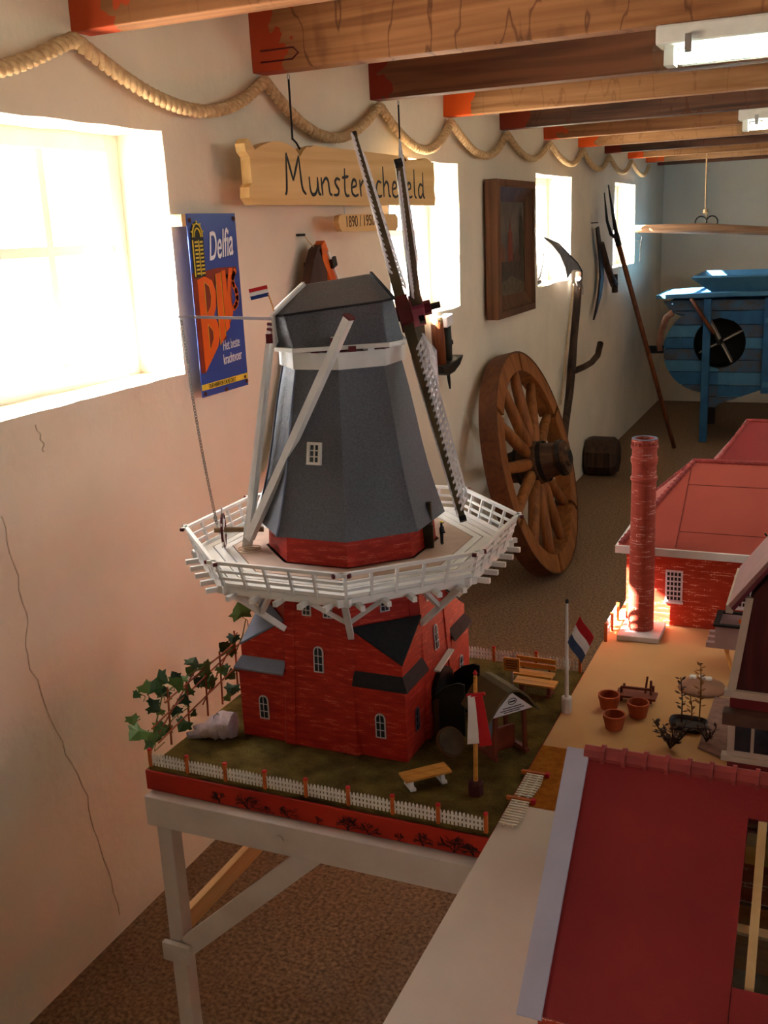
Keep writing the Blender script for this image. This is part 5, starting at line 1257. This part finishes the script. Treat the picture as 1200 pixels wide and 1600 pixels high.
# benches
def bench(x, y, ang, L, W, H, label, nm='bench_model', legs=WHITE, back=False):
    o = thing(nm, label, 'bench model' if nm == 'bench_model' else 'table model', (x, y, ZT)); R3 = Matrix.Rotation(ang, 3, 'Z')
    def B(c, d, n, m): MB().box(Vector((x, y, ZT)) + R3 @ Vector(c), d, R3).build(n, m, o)
    for s in (-W*.25, W*.25): B((0, s, H), (L, W*.47, .004), 'plank', SMALLPINE)
    for s in (-L*.34, L*.34):
        B((s, 0, H*.5-.001), (.007, W*.5, H-.003), 'leg', legs); B((s, 0, .003), (.010, W*.9, .005), 'foot', legs)
    if back:
        for s in (-L*.34, L*.34): B((s, W*.55, H*.9), (.004, .004, H*1.7), 'back_post', RB_)
        for zz in (H+.012, H+.026): B((0, W*.52, zz), (L*1.02, .004, .010), 'back_slat', SMALLPINE)
    return o
bench(.962, 1.508, .78, .088, .036, .022, 'little pine bench on white legs near the front fence')
bench(1.030, 1.975, -.02, .085, .030, .020, 'little pine bench with a back rest by the rear fence', legs=RB_, back=True)
bench(1.048, 1.922, -.02, .088, .034, .026, 'little pine picnic table in front of the backed bench', nm='picnic_table_model', legs=RB_)
nb = thing('small_notice_sign', 'tiny pine notice sign on a grey post beside the backed bench', 'sign', (.995, 1.930, ZT))
MB().bar((.995, 1.93, ZT), (.995, 1.93, ZT+.05), .004, .004).build('post', GW, nb)
MB().b2((.978, 1.925, ZT+.042), (1.012, 1.929, ZT+.072)).build('board', SMALLPINE, nb)
for k in range(4): MB().b2((.983, 1.9246, ZT+.048+k*.0055), (1.007, 1.9249, ZT+.0505+k*.0055)).build('text_line', RB_, nb)
# flagpoles
f1 = thing('dutch_flagpole', 'white model flagpole with red-white-blue flag at the table joint', 'flagpole', (1.129, 1.861, ZT))
MB().tube([(1.129, 1.861, ZT+.02), (1.129, 1.861, .982)], [.0042, .0028], 10).build('pole', WHITE, f1)
MB().lathe([(.0, 0), (.0105, 0), (.0105, .030), (.0095, .033), (0, .033)], (1.129, 1.861, ZT), 16).build('foot', WHITE, f1)
MB().lathe([(.0, 0), (.004, .003), (.003, .009), (0, .011)], (1.129, 1.861, .981), 10).build('finial', IRON, f1)
flag(f1, (1.131, 1.859, .902), Vector((.55, -.1, -.78)), Vector((.42, 0, 1.0)), .052, .058, (FRED, FWHT, mat('flag_dull_blue', (64, 84, 116), .7, .05, 20)), .003)
f2 = thing('red_white_flagpole', 'pine model flagpole with a hanging red and white flag near the front fence', 'flagpole', (1.056, 1.507, ZT))
MB().tube([(1.056, 1.507, ZT+.012), (1.060, 1.507, .972)], [.0042, .0034], 10).build('pole', SMALLPINE, f2)
MB().lathe([(.0, 0), (.014, 0), (.014, .020), (.011, .025), (0, .025)], (1.056, 1.507, ZT), 8).build('foot', mat('dark_red_foot', (74, 30, 28), .7, .1, 30), f2)
MB().lathe([(.0, 0), (.0045, .005), (0, .012)], (1.060, 1.507, .972), 6).build('finial', FRED, f2)
MB().bar((1.046, 1.503, .936), (1.078, 1.501, .945), .005, .005).build('yard', FRED, f2)
def drape(x0, x1, xb0, xb1, m):
    rings = []
    for k in range(9):
        s = k/8; a = x0+(xb0-x0)*s; bq = x1+(xb1-x1)*s; yy = 1.500+.002*math.sin(s*5)
        rings.append([Vector((a, yy, .936-.089*s)), Vector((bq, yy-.002*math.sin(s*4), .942-.090*s)), Vector((bq, yy+.001-.002*math.sin(s*4), .942-.090*s)), Vector((a, yy+.001, .936-.089*s))])
    MB().loft(rings).build('flag_stripe', m, f2)
drape(1.048, 1.060, 1.046, 1.068, FWHT); drape(1.060, 1.074, 1.068, 1.090, FRED)
# millstone
ms = thing('millstone_model', 'grey millstone model leaning near the mill door', 'millstone', (.968, 1.622, ZT))
mn = Vector((.7, -.45, .65)).normalized()
MB().lathe([(.004, -.006), (.026, -.006), (.027, -.004), (.027, .004), (.026, .006), (.004, .006)], (.968, 1.622, ZT+.026), 28, mn).build('stone', mat('stone_brown', (92, 76, 58), .9, .15, 40), ms)
MB().lathe([(.0272, -.0035), (.0285, -.0035), (.0285, .0035), (.0272, .0035)], (.968, 1.622, ZT+.026), 28, mn, close=True).build('band', mat('rust_band', (120, 74, 34), .7, .2, 60), ms)
# roofed information stand
ir = thing('roofed_information_stand', 'small olive-roofed information stand with a white sign on its gable', 'information stand', (1.065, 1.65, ZT))
RF = mat('olive_curved_roof', (100, 84, 54), .7, .1, 30)
ia = Vector((.52, -.42, 0)).normalized(); ib = Vector((.42, .52, 0)).normalized()    # ia: towards viewer (front), ib: across
ic = Vector((1.055, 1.668, ZT))
def IP(a, c, z): return ic + ia*a + ib*c + Z_*z
pr_ = [(-.056, .088), (-.030, .122), (-.012, .136), (0, .139), (.012, .136), (.030, .122), (.056, .088)]
rings = [[IP(a, c, z) for c, z in pr_] + [IP(a, c*.97, z-.004) for c, z in pr_[::-1]] for a in (-.055, .040)]
MB().loft(rings).build('roof', RF, ir)
MB().prism([IP(.030, -.046, .090), IP(.030, .046, .090), IP(.030, 0, .131)], ia*.002).build('gable_sign', FWHT, ir)
sgm = MB(); sgm.tube([IP(.0335, .009*math.cos(t*PI/6), .114+.006*math.sin(t*PI/6)) for t in range(13)], .0007, 4); sgm.build('emblem_ring', IRON, ir)
MB().bar(IP(.0335, -.006, .114), IP(.0335, .006, .114), .0015, .002).build('emblem_bar', IRON, ir)
for z_, w_ in ((.103, .020), (.0985, .026), (.0945, .018)): MB().bar(IP(.0332, -w_, z_), IP(.0332, w_, z_), .0006, .0014).build('text_line', IRON, ir)
for c_ in (-.034, .034):
    for a_ in (-.038, .024): MB().bar(IP(a_, c_, 0), IP(a_, c_*.9, .108), .007, .007).build('post', RB_, ir)
    MB().bar(IP(-.046, c_, .004), IP(.032, c_, .004), .008, .008).build('sill', RB_, ir)
MB().prism([IP(-.03, -.040, .030), IP(.02, -.040, .030), IP(.02, -.032, .078), IP(-.03, -.032, .078)], ib*-.002).build('picture_panel', SLATE, ir)
MB().bar(IP(-.007, -.03, .02), IP(-.007, .03, .02), .006, .05).build('back_panel', RB_, ir)
# flour sack
rings = []
for i in range(17):
    q = i/16; c = Vector((.474+.070*q, 1.540+.012*q, ZT)); hw = .016 + .018*math.sin(PI*min(1, .15+.75*q)); hh = .014 + .034*math.sin(PI*min(.62, .08+.60*q))
    if i in (0, 16): hw *= .45; hh *= .5
    ring = []
    for k in range(22):
        t = 2*PI*k/22; w_ = 1 + .30*noise.noise(Vector((i*.55, math.cos(t)*1.6+3, math.sin(t)*1.6))) + .12*noise.noise(Vector((i*1.7, math.cos(t)*4, math.sin(t)*4)))
        z = hh*.5 + hh*.5*math.sin(t)*w_
        ring.append(c + Vector((-.17, .98, 0))*hw*math.cos(t)*w_ + Z_*max(.0008, z))
    rings.append(ring)
so = thing('flour_sack', 'crumpled pale cloth sack lying beside the left corner of the mill', 'sack', (.51, 1.545, ZT))
SACK = mat('pale_sackcloth', (186, 168, 172), .9, .1, 60, bump=.4, bscale=120)
MB().loft(rings).build('sack_body', SACK, so, smooth=True)
mo = MB(); N_ = 12
for k in range(N_):
    t = PI*k/(N_-1); z = .0012+.016*math.sin(t)*(1+.4*math.sin(k*2.3)); y = 1.538-.026*math.cos(t)
    mo.v += [Vector((.480, y*.6+1.538*.4, ZT+z*1.15)), Vector((.452+.006*math.sin(k*1.7), y, ZT+z*.55)), Vector((.482, y*.6+1.538*.4, ZT+z*1.15-.001)), Vector((.454+.006*math.sin(k*1.7), y, ZT+max(.0003, z*.55-.001)))]
for k in range(N_-1): a = k*4; mo.f += [(a, a+1, a+5, a+4), (a+6, a+7, a+3, a+2), (a+1, a+3, a+7, a+5)]
mo.build('sack_mouth', SACK, so, smooth=True)
MB().tube([Vector((.508, 1.522, ZT+.018)), Vector((.506, 1.535, ZT+.046)), Vector((.506, 1.548, ZT+.046)), Vector((.510, 1.562, ZT+.03))], .0008, 5).build('stitching', IRON, so)
# miller figurine on the gallery
mf = thing('person', 'tiny black-clothed figurine with yellow cap standing at the gallery door', 'figurine', (.906, 1.772, GZ))
fc = Vector((.906, 1.772, GZ))
def skin(name, nodes, edges, m, par, sub=1):
    me = bpy.data.meshes.new(name); me.from_pydata([tuple(Vector(n[0])) for n in nodes], edges, []); o = bpy.data.objects.new(name, me); COL.objects.link(o); o.parent = par
    md = o.modifiers.new('skin', 'SKIN'); md.use_smooth_shade = True
    for i, n in enumerate(nodes): me.skin_vertices[0].data[i].radius = (n[1], n[1])
    me.skin_vertices[0].data[0].use_root = True
    s_ = o.modifiers.new('sub', 'SUBSURF'); s_.levels = sub; s_.render_levels = sub
    me.materials.append(m); return o
k_ = .001
skin('body', [((0, 0, .021), .0042), ((0, 0, .029), .0046), ((0, 0, .034), .0044), ((0, 0, .0375), .0018), ((0, 0, .0405), .0030), ((0, 0, .0435), .0026),
              ((0, -.003, .019), .0026), ((0, -.0033, .010), .0021), ((0, -.0033, .002), .0017), ((.003, -.0035, .001), .0014),
              ((0, .003, .019), .0026), ((0, .0033, .010), .0021), ((0, .0033, .002), .0017), ((.003, .0035, .001), .0014),
              ((0, -.0055, .0335), .0019), ((.002, -.007, .027), .0016), ((.007, -.006, .0255), .0013), ((.010, -.005, .0258), .0010),
              ((0, .0055, .0335), .0019), ((.001, .0075, .027), .0016), ((.003, .0075, .021), .0012)],
     [(0, 1), (1, 2), (2, 3), (3, 4), (4, 5), (0, 6), (6, 7), (7, 8), (8, 9), (0, 10), (10, 11), (11, 12), (12, 13), (2, 14), (14, 15), (15, 16), (16, 17), (2, 18), (18, 19), (19, 20)], BLACK, mf)
MB().lathe([(.0036, 0), (.0032, .002), (0, .0032)], fc + Vector((0, 0, .0435)), 12).build('cap', YEL, mf)
MB().bar(fc + Vector((.001, 0, .0438)), fc + Vector((.0055, 0, .0434)), .005, .0007).build('cap_peak', BLACK, mf)

# ---- ivy on a rustic trellis, just at the rim of the board
iv = thing('ivy_plant', 'green ivy climbing a little stick trellis at the left edge of the windmill base', 'plant', (.445, 1.58, ZT))
STK = mat('red_brown_stick', (150, 78, 44), .7, .15, 30); VIN = mat('green_vine', (104, 104, 44), .7, .15, 30)
for y, h in ((1.482, .120), (1.545, .112), (1.612, .118), (1.668, .118), (1.73, .14)): MB().tube([(.450, y, ZT), (.450, y+.006, ZT+h)], .0022, 6).build('trellis_post', STK, iv)
for a, bq in (((.452, 1.425, .812), (.452, 1.79, .862)), ((.452, 1.44, .775), (.452, 1.76, .815)), ((.448, 1.45, .79), (.448, 1.60, .87)), ((.448, 1.60, .78), (.448, 1.75, .88)), ((.454, 1.47, .846), (.454, 1.72, .865))):
    MB().tube([a, bq], .0017, 6).build('trellis_stick', STK, iv)
LEAFM = [mat('ivy_green', (54, 92, 44), .45, .15, 60, spec=.4), mat('ivy_dark', (34, 66, 36), .45, .15, 60, spec=.4), mat('ivy_light', (86, 120, 52), .5, .15, 60, spec=.4)]
lobes = [(0, 0), (.35, -.12), (.75, -.25), (.72, .15), (1.05, .35), (.62, .55), (.5, .8), (0, 1.25), (-.5, .8), (-.62, .55), (-1.05, .35), (-.72, .15), (-.75, -.25), (-.35, -.12)]
IV = [(1.785, 0.903, 0.0158), (1.736, 0.88, 0.0097), (1.718, 0.845, 0.0134), (1.739, 0.81, 0.0097), (1.565, 0.883, 0.0109), (1.613, 0.867, 0.0109), (1.472, 0.896, 0.0122), (1.514, 0.874, 0.0097), (1.431, 0.898, 0.0097), (1.459, 0.871, 0.0122), (1.5, 0.866, 0.0122), (1.588, 0.856, 0.0085), (1.638, 0.819, 0.0122), (1.597, 0.83, 0.0085), (1.407, 0.819, 0.0150), (1.39, 0.852, 0.0085), (1.445, 0.862, 0.0085), (1.485, 0.789, 0.0122), (1.533, 0.776, 0.0122), (1.531, 0.815, 0.0097), (1.442, 0.772, 0.0134), (1.711, 0.803, 0.0097), (1.722, 0.769, 0.0122), (1.684, 0.762, 0.0073), (1.566, 0.779, 0.0061), (1.472, 0.829, 0.0073), (1.664, 0.838, 0.0073), (1.414, 0.889, 0.0061), (1.49, .848, .010), (1.53, .862, .010), (1.555, .838, .009), (1.425, .860, .010), (1.62, .845, .009), (1.69, .825, .010), (1.515, .80, .009), (1.46, .80, .010), (1.70, .865, .009)]
lmesh = []
for m_ in LEAFM:
    me = bpy.data.meshes.new('leaf'); c = (0, .3, .10)
    me.from_pydata([(x, y, -.10*abs(x)) for x, y in lobes] + [c], [], [(i, (i+1) % 14, 14) for i in range(14)]); me.materials.append(m_); lmesh.append(me)
random.seed(3)
toc = (cam.location - Vector((.445, 1.6, .85))).normalized()
for i, (y, z, r_) in enumerate(IV):
    x = .447 + random.uniform(-.012, .012)
    o = bpy.data.objects.new('leaf', lmesh[i % 3 if i % 5 else 2]); COL.objects.link(o); o.parent = iv
    n = (toc + Vector((random.uniform(-.5, .5), random.uniform(-.5, .5), random.uniform(-.4, .5)))).normalized()
    o.rotation_mode = 'QUATERNION'
    o.rotation_quaternion = n.to_track_quat('Z', 'Y') @ Quaternion((0, 0, 1), random.choice((0, PI)) + random.uniform(-.9, .9))
    o.location = Vector((x, y, z)) - Vector(iv.location); o.scale = (r_*1.72,)*3
    # petiole down to the nearest stick
    MB().tube([(x, y, z), (x*.5+.225, y+random.uniform(-.01, .015), z-.012), (.451, y+random.uniform(-.005, .02), min(z-.006, .875))], .0010, 5).build('petiole', VIN, iv)
MB().tube([(.452, 1.73, .84), (.452, 1.765, .87), (.450, 1.785, .897)], .0014, 5).build('vine', VIN, iv)
MB().tube([(.452, 1.43, .80), (.450, 1.47, .86), (.450, 1.55, .865), (.452, 1.62, .86), (.452, 1.72, .855)], .0016, 5).build('vine', VIN, iv)
MB().tube([(.452, 1.41, .80), (.450, 1.43, .78), (.450, 1.50, .80), (.452, 1.55, .80)], .0012, 5).build('vine', VIN, iv)

iv.location.x -= .012
